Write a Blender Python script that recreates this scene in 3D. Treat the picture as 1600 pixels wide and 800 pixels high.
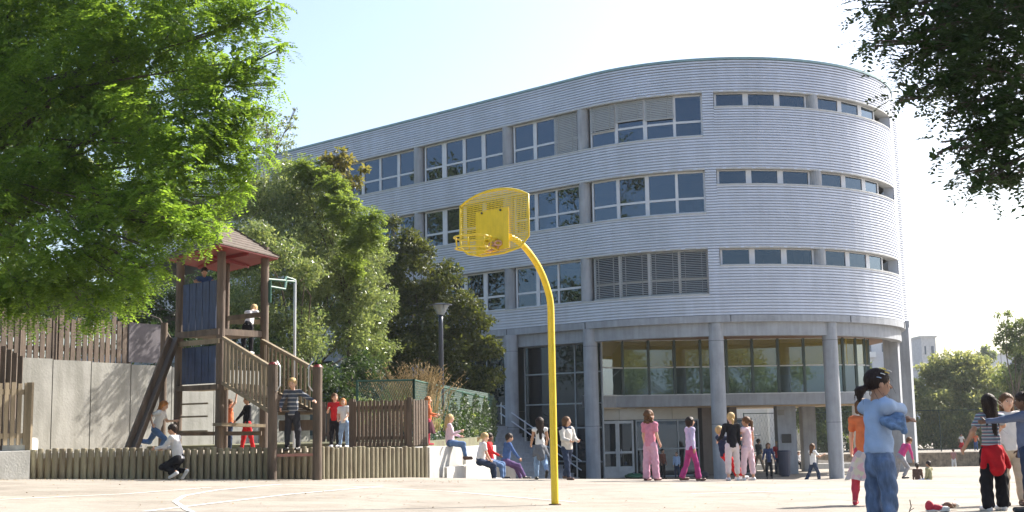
import bpy, math, random
import numpy as np
from math import sin, cos, pi, radians, sqrt, atan2
from mathutils import Vector, Matrix
random.seed(7)
rng = np.random.default_rng(11)
for _o in list(bpy.data.objects): bpy.data.objects.remove(_o)
S = bpy.context.scene
COL = S.collection
# ------------------------------------------------------------ camera, sky, sun, exposure
CAMZ = 1.05; FOC = 1950.0; PITCH = radians(7.73); ROLL = radians(1.0)
cd = bpy.data.cameras.new('camera'); cam = bpy.data.objects.new('camera', cd); COL.objects.link(cam)
cd.sensor_width = 36; cd.lens = FOC / 1600 * 36; cd.clip_start = 0.1; cd.clip_end = 6000
cam.matrix_world = Matrix.Translation((0, 0, CAMZ)) @ Matrix.Rotation(radians(90) + PITCH, 4, 'X') @ Matrix.Rotation(-ROLL, 4, 'Z')
S.camera = cam
SUN_AZ = radians(34); SUN_EL = radians(40)      # azimuth from +X towards +Y
sdir = Vector((cos(SUN_AZ) * cos(SUN_EL), sin(SUN_AZ) * cos(SUN_EL), sin(SUN_EL)))
w = bpy.data.worlds.new('World'); S.world = w; w.use_nodes = True
nt = w.node_tree; nt.nodes.clear()
sky = nt.nodes.new('ShaderNodeTexSky'); sky.sky_type = 'NISHITA'; sky.sun_disc = False
sky.sun_elevation = SUN_EL; sky.sun_rotation = radians(90) - SUN_AZ
sky.air_density = 1.0; sky.dust_density = 3.0; sky.ozone_density = 1.0; sky.altitude = 200
bg = nt.nodes.new('ShaderNodeBackground'); bg.inputs[1].default_value = 0.115
wo = nt.nodes.new('ShaderNodeOutputWorld')
nt.links.new(sky.outputs[0], bg.inputs[0]); nt.links.new(bg.outputs[0], wo.inputs[0])
sl = bpy.data.lights.new('sun', 'SUN'); sl.energy = 5.0; sl.angle = radians(0.5); sl.color = (1.0, 0.94, 0.85)
so = bpy.data.objects.new('sun', sl); COL.objects.link(so)
so.rotation_euler = sdir.to_track_quat('Z', 'Y').to_euler(); so.location = (30, 30, 40)
vs = S.view_settings; vs.view_transform = 'Standard'; vs.look = 'None'; vs.gamma = 1; vs.use_curve_mapping = False
vs.exposure = 1.3
cy = S.cycles; cy.max_bounces = 8; cy.diffuse_bounces = 3; cy.glossy_bounces = 3; cy.transmission_bounces = 6
cy.transparent_max_bounces = 16; cy.caustics_reflective = False; cy.caustics_refractive = False; cy.use_denoising = True
cy.sample_clamp_indirect = 6

# ------------------------------------------------------------ helpers
def ray(x, y):
    u = (x - 800) / FOC; v = (400 - y) / FOC
    u2 = u * cos(ROLL) + v * sin(ROLL); v2 = -u * sin(ROLL) + v * cos(ROLL)
    return np.array([u2, cos(PITCH) - v2 * sin(PITCH), sin(PITCH) + v2 * cos(PITCH)])
def at(x, y, d):
    r = ray(x, y); p = r * d / r[1]; p[2] += CAMZ
    return p
def sc_(d): return d / FOC          # metres per photo pixel at depth d
WL = {}
def wl(o): return WL.get(o.name, np.zeros(3)) if o else np.zeros(3)
def empty(name, loc, label, cat, group=None):
    o = bpy.data.objects.new(name, None); COL.objects.link(o); o.location = loc; o.empty_display_size = .2
    WL[o.name] = np.array(loc, float); tag(o, label, cat, group); return o
def tag(o, label=None, cat=None, group=None, kind=None):
    if label: o['label'] = label
    if cat: o['category'] = cat
    if group: o['group'] = group
    if kind: o['kind'] = kind
    return o
def mkmesh(name, V, Fs, mats, parent=None, mi=None, smooth=False, tri=None, origin=None):
    """V (n,3); Fs: (m,k) int array or list of lists"""
    V = np.asarray(V, dtype=np.float64)
    pl = wl(parent)
    if parent is None:
        org = np.array(origin, float) if origin is not None else np.array([V[:, 0].mean(), V[:, 1].mean(), V[:, 2].min()])
        off = org
    else: org = pl; off = pl
    me = bpy.data.meshes.new(name)
    V2 = (V - off).astype(np.float32)
    if isinstance(Fs, np.ndarray):
        k = Fs.shape[1]; m = Fs.shape[0]
        loops = Fs.ravel().astype(np.int32); st = np.arange(m, dtype=np.int32) * k; tot = np.full(m, k, np.int32)
    else:
        tot = np.array([len(f) for f in Fs], np.int32); st = np.concatenate([[0], np.cumsum(tot)[:-1]]).astype(np.int32)
        loops = np.array([i for f in Fs for i in f], np.int32); m = len(Fs)
    me.vertices.add(len(V2)); me.vertices.foreach_set('co', V2.ravel())
    me.loops.add(len(loops)); me.loops.foreach_set('vertex_index', loops)
    me.polygons.add(m); me.polygons.foreach_set('loop_start', st); me.polygons.foreach_set('loop_total', tot)
    if not isinstance(mats, (list, tuple)): mats = [mats]
    for q in mats: me.materials.append(q)
    if mi is not None: me.polygons.foreach_set('material_index', np.asarray(mi, np.int32))
    me.polygons.foreach_set('use_smooth', np.full(m, bool(smooth)))
    me.update(calc_edges=True); me.validate()
    o = bpy.data.objects.new(name, me); COL.objects.link(o)
    if parent is None: o.location = org; WL[o.name] = np.array(org)
    else: o.parent = parent; WL[o.name] = pl
    return o
def rz(a):
    c, s = cos(a), sin(a); return np.array([[c, -s, 0], [s, c, 0], [0, 0, 1.]])
class MB:
    def __init__(s): s.V = []; s.F = []; s.M = []; s.n = 0; s.cm = 0
    def add(s, V, F):
        V = np.asarray(V, float); s.V.append(V)
        for f in F: s.F.append([i + s.n for i in f]); s.M.append(s.cm)
        s.n += len(V); return s
    def box(s, c, size, a=0.0, tilt=None, bev=0.0):
        x, y, z = [q / 2 for q in size]
        V = np.array([[i * x, j * y, k * z] for k in (-1, 1) for j in (-1, 1) for i in (-1, 1)], float)
        if tilt is not None: V = V @ np.array(tilt).T
        V = V @ rz(a).T + np.array(c)
        return s.add(V, [(0, 2, 3, 1), (4, 5, 7, 6), (0, 1, 5, 4), (2, 6, 7, 3), (0, 4, 6, 2), (1, 3, 7, 5)])
    def beam(s, p0, p1, wd, h, up=(0, 0, 1)):
        """rectangular bar from p0 to p1, width wd sideways, h along up"""
        p0 = np.array(p0, float); p1 = np.array(p1, float); d = p1 - p0; d /= np.linalg.norm(d)
        sd = np.cross(d, up); sd /= np.linalg.norm(sd) + 1e-9; u = np.cross(sd, d)
        V = []
        for p in (p0, p1):
            for a, b in ((-1, -1), (1, -1), (1, 1), (-1, 1)): V.append(p + sd * a * wd / 2 + u * b * h / 2)
        return s.add(V, [(3, 2, 1, 0), (4, 5, 6, 7), (0, 1, 5, 4), (1, 2, 6, 5), (2, 3, 7, 6), (3, 0, 4, 7)])
    def tube(s, pts, r, n=8, cap=True):
        pts = [np.array(p, float) for p in pts]; m = len(pts)
        rs = r if isinstance(r, (list, tuple, np.ndarray)) else [r] * m
        V = []; prev = None
        for i, p in enumerate(pts):
            d = pts[min(i + 1, m - 1)] - pts[max(i - 1, 0)]; d = d / (np.linalg.norm(d) + 1e-9)
            if prev is None:
                a = np.cross(d, (0, 0, 1.0))
                if np.linalg.norm(a) < 1e-3: a = np.array([1., 0, 0])
            else: a = prev - d * np.dot(prev, d)
            a /= np.linalg.norm(a); prev = a; b = np.cross(d, a)
            for k in range(n):
                t = 2 * pi * k / n; V.append(p + (a * cos(t) + b * sin(t)) * rs[i])
        F = []
        for i in range(m - 1):
            for k in range(n):
                k2 = (k + 1) % n; F.append((i * n + k, i * n + k2, (i + 1) * n + k2, (i + 1) * n + k))
        if cap: F.append(tuple(range(n - 1, -1, -1))); F.append(tuple((m - 1) * n + k for k in range(n)))
        return s.add(V, F)
    def cyl(s, c, r, z0, z1, n=16, r1=None):
        return s.tube([(c[0], c[1], z0), (c[0], c[1], z1)], [r, r if r1 is None else r1], n)
    def prism(s, poly, z0, z1):
        n = len(poly); V = [(p[0], p[1], z0) for p in poly] + [(p[0], p[1], z1) for p in poly]
        F = [tuple(range(n - 1, -1, -1)), tuple(range(n, 2 * n))] + [(i, (i + 1) % n, n + (i + 1) % n, n + i) for i in range(n)]
        return s.add(V, F)
    def ell(s, c, r, n=10, m=6, R=None):
        V = []; 
        for j in range(m + 1):
            t = pi * j / m
            for i in range(n):
                p = 2 * pi * i / n; V.append((r[0] * sin(t) * cos(p), r[1] * sin(t) * sin(p), r[2] * cos(t)))
        V = np.array(V)
        if R is not None: V = V @ np.array(R).T
        V = V + np.array(c)
        F = [(j * n + i, (j + 1) * n + i, (j + 1) * n + (i + 1) % n, j * n + (i + 1) % n) for j in range(m) for i in range(n)]
        return s.add(V, F)
    def mat(s, i): s.cm = i; return s
    def build(s, name, mats, parent=None, smooth=False, origin=None):
        return mkmesh(name, np.concatenate(s.V), s.F, mats, parent, s.M, smooth, origin=origin)

# ------------------------------------------------------------ materials
def srgb(r, g, b):
    f = lambda c: (c / 255) / 12.92 if c / 255 <= .04045 else ((c / 255 + .055) / 1.055) ** 2.4
    return (f(r), f(g), f(b))
MC = {}
def pmat(name, col, rough=.6, metal=0.0, var=.15, nscale=3.0, bump=.0, bscale=40., spec=.5, col2=None, stretch=(1, 1, 1), grime=0.0):
    if name in MC: return MC[name]
    m = bpy.data.materials.new(name); m.use_nodes = True; t = m.node_tree; b = t.nodes['Principled BSDF']
    b.inputs['Roughness'].default_value = rough; b.inputs['Metallic'].default_value = metal
    b.inputs['Specular IOR Level'].default_value = spec
    tc = t.nodes.new('ShaderNodeTexCoord'); mp = t.nodes.new('ShaderNodeMapping'); mp.inputs['Scale'].default_value = stretch
    t.links.new(tc.outputs['Object'], mp.inputs[0])
    nz = t.nodes.new('ShaderNodeTexNoise'); nz.inputs['Scale'].default_value = nscale; nz.inputs['Detail'].default_value = 6
    nz.inputs['Roughness'].default_value = .62
    t.links.new(mp.outputs[0], nz.inputs[0])
    cr = t.nodes.new('ShaderNodeValToRGB'); cr.color_ramp.elements[0].position = .3; cr.color_ramp.elements[1].position = .7
    c2 = col2 or col
    cr.color_ramp.elements[0].color = (*[c * (1 - var) for c in col], 1); cr.color_ramp.elements[1].color = (*[min(1, c * (1 + var)) for c in c2], 1)
    t.links.new(nz.outputs[0], cr.inputs[0]); last = cr.outputs[0]
    if grime:
        n2 = t.nodes.new('ShaderNodeTexNoise'); n2.inputs['Scale'].default_value = nscale * 4; n2.inputs['Detail'].default_value = 8
        m2 = t.nodes.new('ShaderNodeMapping'); m2.inputs['Scale'].default_value = (1, 1, .12)
        t.links.new(tc.outputs['Object'], m2.inputs[0]); t.links.new(m2.outputs[0], n2.inputs[0])
        r2 = t.nodes.new('ShaderNodeValToRGB'); r2.color_ramp.elements[0].position = .38; r2.color_ramp.elements[1].position = .62
        r2.color_ramp.elements[0].color = (1 - grime, 1 - grime, 1 - grime * 1.1, 1); r2.color_ramp.elements[1].color = (1, 1, 1, 1)
        t.links.new(n2.outputs[0], r2.inputs[0])
        mx = t.nodes.new('ShaderNodeMixRGB'); mx.blend_type = 'MULTIPLY'; mx.inputs[0].default_value = 1
        t.links.new(last, mx.inputs[1]); t.links.new(r2.outputs[0], mx.inputs[2]); last = mx.outputs[0]
    t.links.new(last, b.inputs['Base Color'])
    if bump:
        n3 = t.nodes.new('ShaderNodeTexNoise'); n3.inputs['Scale'].default_value = bscale; n3.inputs['Detail'].default_value = 4
        t.links.new(mp.outputs[0], n3.inputs[0])
        bp = t.nodes.new('ShaderNodeBump'); bp.inputs['Strength'].default_value = bump; bp.inputs['Distance'].default_value = .02
        t.links.new(n3.outputs[0], bp.inputs['Height']); t.links.new(bp.outputs[0], b.inputs['Normal'])
    MC[name] = m; return m
def leafmat(name, col, tcol, tr=.45, hue=.25, nscale=1.2, rough=.5):
    if name in MC: return MC[name]
    m = bpy.data.materials.new(name); m.use_nodes = True; t = m.node_tree; b = t.nodes['Principled BSDF']; out = t.nodes['Material Output']
    b.inputs['Roughness'].default_value = rough; b.inputs['Specular IOR Level'].default_value = .35
    ge = t.nodes.new('ShaderNodeNewGeometry')
    tc = t.nodes.new('ShaderNodeTexCoord'); nz = t.nodes.new('ShaderNodeTexNoise'); nz.inputs['Scale'].default_value = nscale; nz.inputs['Detail'].default_value = 3
    t.links.new(tc.outputs['Object'], nz.inputs[0])
    ad = t.nodes.new('ShaderNodeMath'); ad.operation = 'ADD'; t.links.new(ge.outputs['Random Per Island'], ad.inputs[0]); t.links.new(nz.outputs[0], ad.inputs[1])
    ml = t.nodes.new('ShaderNodeMath'); ml.operation = 'MULTIPLY'; ml.inputs[1].default_value = .5; t.links.new(ad.outputs[0], ml.inputs[0])
    def ramp(c):
        r = t.nodes.new('ShaderNodeValToRGB'); r.color_ramp.elements[0].position = .2; r.color_ramp.elements[1].position = .8
        r.color_ramp.elements[0].color = (c[0] * (1 - hue), c[1] * (1 - hue * .8), c[2] * (1 - hue), 1)
        r.color_ramp.elements[1].color = (min(1, c[0] * (1 + 1.6 * hue)), min(1, c[1] * (1 + hue)), c[2] * (1 + hue * .5), 1)
        t.links.new(ml.outputs[0], r.inputs[0]); return r.outputs[0]
    t.links.new(ramp(col), b.inputs['Base Color'])
    tl = t.nodes.new('ShaderNodeBsdfTranslucent'); t.links.new(ramp(tcol), tl.inputs[0])
    mx = t.nodes.new('ShaderNodeMixShader'); mx.inputs[0].default_value = tr
    t.links.new(b.outputs[0], mx.inputs[1]); t.links.new(tl.outputs[0], mx.inputs[2]); t.links.new(mx.outputs[0], out.inputs[0])
    MC[name] = m; return m
def glassmat(name, tint=(.35, .42, .42), trans=.75, refl=1.0, base=(.01, .014, .016), ior=1.52):
    if name in MC: return MC[name]
    m = bpy.data.materials.new(name); m.use_nodes = True; t = m.node_tree; t.nodes.clear()
    out = t.nodes.new('ShaderNodeOutputMaterial'); tr = t.nodes.new('ShaderNodeBsdfTransparent'); tr.inputs[0].default_value = (*tint, 1)
    df = t.nodes.new('ShaderNodeBsdfDiffuse'); df.inputs[0].default_value = (*base, 1)
    gl = t.nodes.new('ShaderNodeBsdfGlossy'); gl.inputs['Roughness'].default_value = .015; gl.inputs[0].default_value = (.56, .75, 1, 1)
    m1 = t.nodes.new('ShaderNodeMixShader'); m1.inputs[0].default_value = trans
    t.links.new(df.outputs[0], m1.inputs[1]); t.links.new(tr.outputs[0], m1.inputs[2])
    fr = t.nodes.new('ShaderNodeFresnel'); fr.inputs[0].default_value = ior
    mu = t.nodes.new('ShaderNodeMath'); mu.operation = 'MULTIPLY_ADD'; mu.inputs[1].default_value = refl; mu.inputs[2].default_value = .05; mu.use_clamp = True
    t.links.new(fr.outputs[0], mu.inputs[0])
    tcn = t.nodes.new('ShaderNodeTexCoord'); nz = t.nodes.new('ShaderNodeTexNoise'); nz.inputs['Scale'].default_value = 1.1; t.links.new(tcn.outputs['Object'], nz.inputs[0])
    bp = t.nodes.new('ShaderNodeBump'); bp.inputs['Strength'].default_value = .05; bp.inputs['Distance'].default_value = .02
    t.links.new(nz.outputs[0], bp.inputs['Height']); t.links.new(bp.outputs[0], gl.inputs['Normal'])
    m2 = t.nodes.new('ShaderNodeMixShader'); t.links.new(mu.outputs[0], m2.inputs[0]); t.links.new(m1.outputs[0], m2.inputs[1]); t.links.new(gl.outputs[0], m2.inputs[2])
    t.links.new(m2.outputs[0], out.inputs[0]); MC[name] = m; return m

M_conc = pmat('concrete', (.33, .35, .385), .8, var=.14, nscale=1.5, bump=.25, bscale=18, grime=.16)
M_concw = pmat('pale_concrete', (.56, .55, .52), .85, var=.10, nscale=2.2, bump=.3, bscale=25, grime=.14)
M_panelc = pmat('wall_concrete', (.31, .305, .28), .9, var=.2, nscale=1.3, bump=.3, bscale=20, grime=.2)
M_clad = pmat('metal_cladding', (.54, .585, .69), .42, metal=.2, var=.05, nscale=.7, grime=.08)
M_cap = pmat('roof_flashing', (.20, .30, .31), .4, metal=.3, var=.15)
M_frame = pmat('window_frame', (.58, .60, .64), .45, var=.06)
M_slat = pmat('blind_slat', (.36, .37, .37), .5, var=.06)
M_glass = glassmat('window_glass', trans=.8, refl=1.05, tint=(.20,.24,.27))
M_glassd = glassmat('dark_glass', tint=(.05, .07, .08), trans=.5, refl=.12)
M_glassg = glassmat('green_glass', tint=(.80, .84, .60), trans=.92, refl=1.5, ior=2.1)
M_glassw = glassmat('frosted_glass', tint=(.55, .68, .60), trans=.72, refl=1.3, base=(.10, .145, .12), ior=2.0)
M_glassy = glassmat('reflection_ochre_glass', tint=(.85, .78, .30), trans=.5, refl=1.0, base=(.36, .30, .035), ior=2.0)  # yellow of reflected trees put into the upper pane colour
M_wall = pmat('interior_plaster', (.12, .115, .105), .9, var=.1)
M_soff = pmat('timber_soffit', (.20, .10, .05), .6, var=.35, nscale=2, stretch=(.3, 6, 1))
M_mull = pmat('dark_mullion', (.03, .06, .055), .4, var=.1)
M_beige = pmat('beige_panel', (.48, .46, .40), .7, var=.06)
M_steel = pmat('steel', (.55, .57, .6), .3, metal=.8, var=.1)
M_wood = pmat('weathered_wood', (.085, .062, .045), .8, var=.35, nscale=5, bump=.3, stretch=(1, 1, .2), col2=(.125, .09, .065))
M_woodl = pmat('grey_wood', (.21, .165, .105), .8, var=.3, nscale=6, bump=.3, stretch=(1, 1, .2))
M_log = pmat('palisade_log', (.23, .18, .12), .85, var=.3, nscale=7, bump=.4, stretch=(1, 1, .25), col2=(.23, .21, .14))
M_shing = pmat('roof_shingle', (.10, .078, .062), .85, var=.35, nscale=8, bump=.3)
M_red = pmat('red_paint', (.20, .010, .008), .5, var=.15)
M_blue = pmat('blue_paint', (.02, .04, .10), .55, var=.25, nscale=6, grime=.3)
M_yel = pmat('yellow_paint', (.82, .58, .02), .36, var=.08, nscale=9, spec=.6, grime=.08, bump=.12, bscale=60)
M_dark = pmat('dark_metal', (.035, .045, .065), .45, metal=.2, var=.15)
M_green = pmat('green_metal', (.015, .08, .055), .5, var=.15)
M_bark = pmat('bark', (.10, .08, .06), .95, var=.4, nscale=8, bump=.6, stretch=(1, 1, .3))
M_white = pmat('white_paint', (.72, .72, .70), .6, var=.05)
# ------------------------------------------------------------ ground
def smooth(t): t = np.clip(t, 0, 1); return t * t * (3 - 2 * t)
def gz(X, Y):
    X = np.asarray(X, float); Y = np.asarray(Y, float)
    Xc = np.clip(X, -12, 14)
    base = .09 - np.where(Xc < 0, .03, .02) * Xc - .010 * (np.clip(Y, 0, 26) - 15)
    t = np.clip((Y - 25.5) / (47 - 25.5), 0, 1)
    t = t ** 1.15
    z = base * (1 - t) + (-1.35) * t
    z = z + smooth((Y - 61) / 19) * (-.80)
    z = np.where((Y > 80.3) & (X > 14), -1.12, z)
    return z
def gaxis(lo, hi, dense_lo, dense_hi, st):
    a = list(np.arange(dense_lo, dense_hi + 1e-6, st)); q = st; v = dense_hi
    while v < hi: q *= 1.35; v = min(hi, v + q); a.append(v)
    q = st; v = dense_lo
    while v > lo: q *= 1.35; v = max(lo, v - q); a.insert(0, v)
    return np.array(a)
gx = gaxis(-700, 700, -14, 40, .6); gy = gaxis(-700, 700, -2, 80, .5)
gy = np.sort(np.unique(np.concatenate([gy, [80.2, 80.35]])))
GX, GY = np.meshgrid(gx, gy); GZ = gz(GX, GY)
nx_, ny_ = len(gx), len(gy)
idx = np.arange(nx_ * ny_).reshape(ny_, nx_)
Fg = np.stack([idx[:-1, :-1], idx[:-1, 1:], idx[1:, 1:], idx[1:, :-1]], -1).reshape(-1, 4)
M_ground = bpy.data.materials.new('playground_ground'); M_ground.use_nodes = True
t = M_ground.node_tree; b = t.nodes['Principled BSDF']; b.inputs['Roughness'].default_value = .9
tc = t.nodes.new('ShaderNodeTexCoord')
def _nz(sc, det=6, ro=.6):
    n = t.nodes.new('ShaderNodeTexNoise'); n.inputs['Scale'].default_value = sc; n.inputs['Detail'].default_value = det; n.inputs['Roughness'].default_value = ro
    t.links.new(tc.outputs['Object'], n.inputs[0]); return n
def _rp(inp, p0, c0, p1, c1):
    r = t.nodes.new('ShaderNodeValToRGB'); r.color_ramp.elements[0].position = p0; r.color_ramp.elements[1].position = p1
    r.color_ramp.elements[0].color = (*c0, 1); r.color_ramp.elements[1].color = (*c1, 1); t.links.new(inp, r.inputs[0]); return r
def _mul(a, b_, f=1.0):
    mx = t.nodes.new('ShaderNodeMixRGB'); mx.blend_type = 'MULTIPLY'; mx.inputs[0].default_value = f
    t.links.new(a, mx.inputs[1]); t.links.new(b_, mx.inputs[2]); return mx.outputs[0]
r1 = _rp(_nz(.25).outputs[0], .3, (.285, .255, .218), .7, (.35, .318, .272))
r2 = _rp(_nz(38, 3, .7).outputs[0], .30, (.74, .73, .72), .62, (1.06, 1.05, 1.04))
r3 = _rp(_nz(1.6, 9, .75).outputs[0], .36, (.78, .77, .75), .56, (1, 1, 1))
c = _mul(_mul(r1.outputs[0], r2.outputs[0]), r3.outputs[0])
vd = t.nodes.new('ShaderNodeTexVoronoi'); vd.feature = 'DISTANCE_TO_EDGE'; vd.inputs['Scale'].default_value = .21
ds = t.nodes.new('ShaderNodeMixRGB'); ds.blend_type = 'ADD'; ds.inputs[0].default_value = .6; t.links.new(tc.outputs['Object'], ds.inputs[1]); t.links.new(_nz(1.3, 6, .7).outputs[1], ds.inputs[2]); t.links.new(ds.outputs[0], vd.inputs[0])
c = _mul(c, _rp(vd.outputs[0], .001, (.62, .60, .58), .0045, (1, 1, 1)).outputs[0], .8)
c = _mul(c, _rp(_nz(.55, 3, .5).outputs[0], .40, (.86, .85, .84), .47, (1, 1, 1)).outputs[0])
t.links.new(c, b.inputs['Base Color'])
bp = t.nodes.new('ShaderNodeBump'); bp.inputs['Strength'].default_value = .35; bp.inputs['Distance'].default_value = .01
t.links.new(_nz(60, 3).outputs[0], bp.inputs['Height']); t.links.new(bp.outputs[0], b.inputs['Normal'])
g = mkmesh('ground', np.stack([GX, GY, GZ], -1).reshape(-1, 3), Fg, M_ground, smooth=True, origin=(0, 0, 0)); tag(g, kind='structure')

M_line = pmat('court_line_paint', (.74, .72, .68), .8, var=.25, nscale=14)
def gpt(x, y):
    r = ray(x, y); tt = 8.0 / r[1]
    for _ in range(4000):
        p = r * tt
        if p[2] + CAMZ <= gz(p[0], p[1]): break
        tt += .02 / r[1]
    return p[:2]
def line_strip(pts, wd):
    mb = MB(); pts = [np.array(p, float) for p in pts]; P = []
    for a, b_ in zip(pts[:-1], pts[1:]):
        k = max(1, int(np.linalg.norm(b_ - a) / .25))
        for i in range(k): P.append(a + (b_ - a) * i / k)
    P.append(pts[-1]); V = []
    for i, p in enumerate(P):
        d = P[min(i + 1, len(P) - 1)] - P[max(i - 1, 0)]; d /= np.linalg.norm(d) + 1e-9; n = np.array([-d[1], d[0]]) * wd / 2
        for q in (p - n, p + n): V.append((q[0], q[1], float(gz(q[0], q[1])) + .006))
    F = [(2 * i, 2 * i + 2, 2 * i + 3, 2 * i + 1) for i in range(len(P) - 1)]
    return mb.add(V, F)
ml_ = MB()
for pts, wd in ([[(225, 800), (290, 792), (450, 773), (598, 760)], .06], [[(330, 812), (292, 797), (273, 784), (288, 775), (340, 766), (440, 757)], .06],
                [[(440, 757), (520, 759), (700, 768), (900, 785)], .045], [[(0, 781), (200, 772), (330, 762)], .045],
                [[(1080, 772), (1350, 764), (1600, 768)], .05]):
    q = line_strip([gpt(*p) for p in pts], wd); 
    for V_, in zip(q.V): ml_.add(V_, [tuple(i for i in f) for f in q.F])
tag(ml_.build('court_markings', M_line, origin=(0, 0, 0)), kind='structure')

# raised bank behind the palisade (terrain)
M_soil = pmat('soil', (.16, .13, .09), .95, var=.4, nscale=2, bump=.4, col2=(.12, .13, .07))
bank = [(-60, 29), (-9.9, 29), (-5.5, 28.6), (-1.9, 27.6), (-1.35, 33), (-.75, 45), (-2.3, 53.6), (-2.3, 58), (-28, 81), (-60, 120)]
tag(MB().prism(bank, -1.6, .72).build('bank', M_soil, origin=(-10, 40, -1.6)), kind='structure')

# ------------------------------------------------------------ school building
CB = np.array([9.4, 60.1]); RB = 9.0; PH0 = radians(228.15)
N0 = np.array([cos(PH0), sin(PH0)]); T0 = np.array([-sin(PH0), cos(PH0)])
def FP(s, off=0.0):
    if s < 0: return CB + (RB + off) * N0 + T0 * s
    a = PH0 + s / RB
    return CB + (RB + off) * np.array([cos(a), sin(a)])
SE = 20.71; SL = -45.0
def srange(s0, s1, st=.6):
    out = [s0]
    if s0 < 0: out.append(min(0, s1))
    v = max(0, s0)
    n = max(1, int((s1 - v) / st)) if s1 > 0 else 0
    for i in range(1, n + 1): out.append(v + (s1 - v) * i / n)
    return sorted(set(round(q, 4) for q in out))
bz = -1.35
SB = empty('school_building', (9.4, 60.1, bz), 'curved three storey school clad in grey corrugated metal and raised on round concrete columns', 'building')
PITCHC = .116
def clad(mb, s0, s1, z0, z1, off=0.0):
    ss = srange(s0, s1); n = max(1, round((z1 - z0) / PITCHC)); p = (z1 - z0) / n
    prof = []
    for i in range(n):
        z = z0 + i * p
        prof += [(z, -.03), (z + p * .05, .042), (z + p * .63, .042), (z + p * .67, -.03)]
    prof.append((z1, 0.0)); V = []
    for s_ in ss:
        for z, o in prof: q = FP(s_, off + o); V.append((q[0], q[1], z))
    k = len(prof); F = []
    for i in range(len(ss) - 1):
        for j in range(k - 1): F.append((i * k + j, (i + 1) * k + j, (i + 1) * k + j + 1, i * k + j + 1))
    mb.add(V, F)
def band(mb, s0, s1, z0, z1, o0, o1, st=.6):
    """closed curved bar between offsets o0 (inner) and o1 (outer)"""
    ss = srange(s0, s1, st); V = []; F = []
    for s_ in ss:
        a = FP(s_, o0); c_ = FP(s_, o1); V += [(a[0], a[1], z0), (c_[0], c_[1], z0), (c_[0], c_[1], z1), (a[0], a[1], z1)]
    for i in range(len(ss) - 1):
        for j in range(4): F.append((4 * i + j, 4 * i + 4 + j, 4 * i + 4 + (j + 1) % 4, 4 * i + (j + 1) % 4))
    F.append((0, 1, 2, 3)); L = 4 * (len(ss) - 1); F.append((L + 3, L + 2, L + 1, L))
    mb.add(V, F)
Z = dict(ring=5.40, sill=[6.27, 9.67, 12.95], head=[8.17, 11.50, 14.80], small=[7.46, 10.85, 14.17], roof=16.28)
SW0, SW1 = 5.75, 16.45      # small window strip
SD = 5.28                   # end of the large windows
bands = [(Z['ring'], Z['sill'][0]), (Z['head'][0], Z['sill'][1]), (Z['head'][1], Z['sill'][2]), (Z['head'][2], Z['roof'] - .08)]
for i, (a, b_) in enumerate(bands):
    mb = MB(); clad(mb, SL, SE, a, b_)
    mb.build('cladding_band', M_clad, SB)
for k in range(3):
    mb = MB(); clad(mb, SD, SW0, Z['sill'][k], Z['head'][k]); clad(mb, SW1, SE, Z['sill'][k], Z['head'][k])
    clad(mb, SW0, SW1, Z['sill'][k], Z['small'][k])
    # reveals
    for s_ in (SD, SW0, SW1):
        a = FP(s_, .0); c_ = FP(s_, -.42); zb = Z['sill'][k] if s_ == SD else Z['small'][k]
        mb.add([(a[0], a[1], zb), (c_[0], c_[1], zb), (c_[0], c_[1], Z['head'][k]), (a[0], a[1], Z['head'][k])], [(0, 1, 2, 3)])
    mb.build('cladding_infill', M_clad, SB)
    mb = MB()   # sills and soffits of the window strips
    band(mb, SL, SD, Z['sill'][k] - .05, Z['sill'][k] + .012, -.45, .07); band(mb, SW0, SW1, Z['small'][k] - .05, Z['small'][k] + .012, -.45, .07)
    band(mb, SL, SD, Z['head'][k] - .012, Z['head'][k] + .05, -.45, .045); band(mb, SW0, SW1, Z['head'][k] - .012, Z['head'][k] + .05, -.45, .045)
    mb.build('window_sill', pmat('sill_metal', (.42, .43, .43), .5, var=.1), SB)
# end wall of the short straight return, and back
Eend = FP(SE); 
mb = MB()
def cladflat(mb, p, q, z0, z1, n_out):
    p = np.array(p); q = np.array(q); n = max(1, round((z1 - z0) / PITCHC)); h = (z1 - z0) / n; prof = []
    for i in range(n):
        z = z0 + i * h; prof += [(z, -.03), (z + h * .04, .045), (z + h * .62, .045), (z + h * .66, -.03)]
    prof.append((z1, 0)); V = []
    for P_ in (p, q):
        for z, o in prof: w_ = P_ + np.array(n_out) * o; V.append((w_[0], w_[1], z))
    k = len(prof); mb.add(V, [(j, k + j, k + j + 1, j + 1) for j in range(k - 1)])
cladflat(mb, Eend, (18.4, 66), Z['ring'], Z['roof'] - .08, (1, 0))
mb.build('cladding_band', M_clad, SB)
# roof slab + flashing
outer = [FP(s_, -.02) for s_ in srange(SL, SE)] + [np.array([18.36, 66.]), np.array([12.7, 70.]), FP(SL) - N0 * 13]
MB().prism([tuple(p) for p in outer], Z['roof'] - .5, Z['roof'] - .1).build('roof', pmat('roof_deck', (.3, .3, .3), .9), SB)
mb = MB(); band(mb, SL, SE, Z['roof'] - .10, Z['roof'], -.3, .09); mb.box((18.36, 63.1, Z['roof'] - .05), (.2, 5.8, .1)); mb.build('roof_flashing', M_cap, SB)
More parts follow.
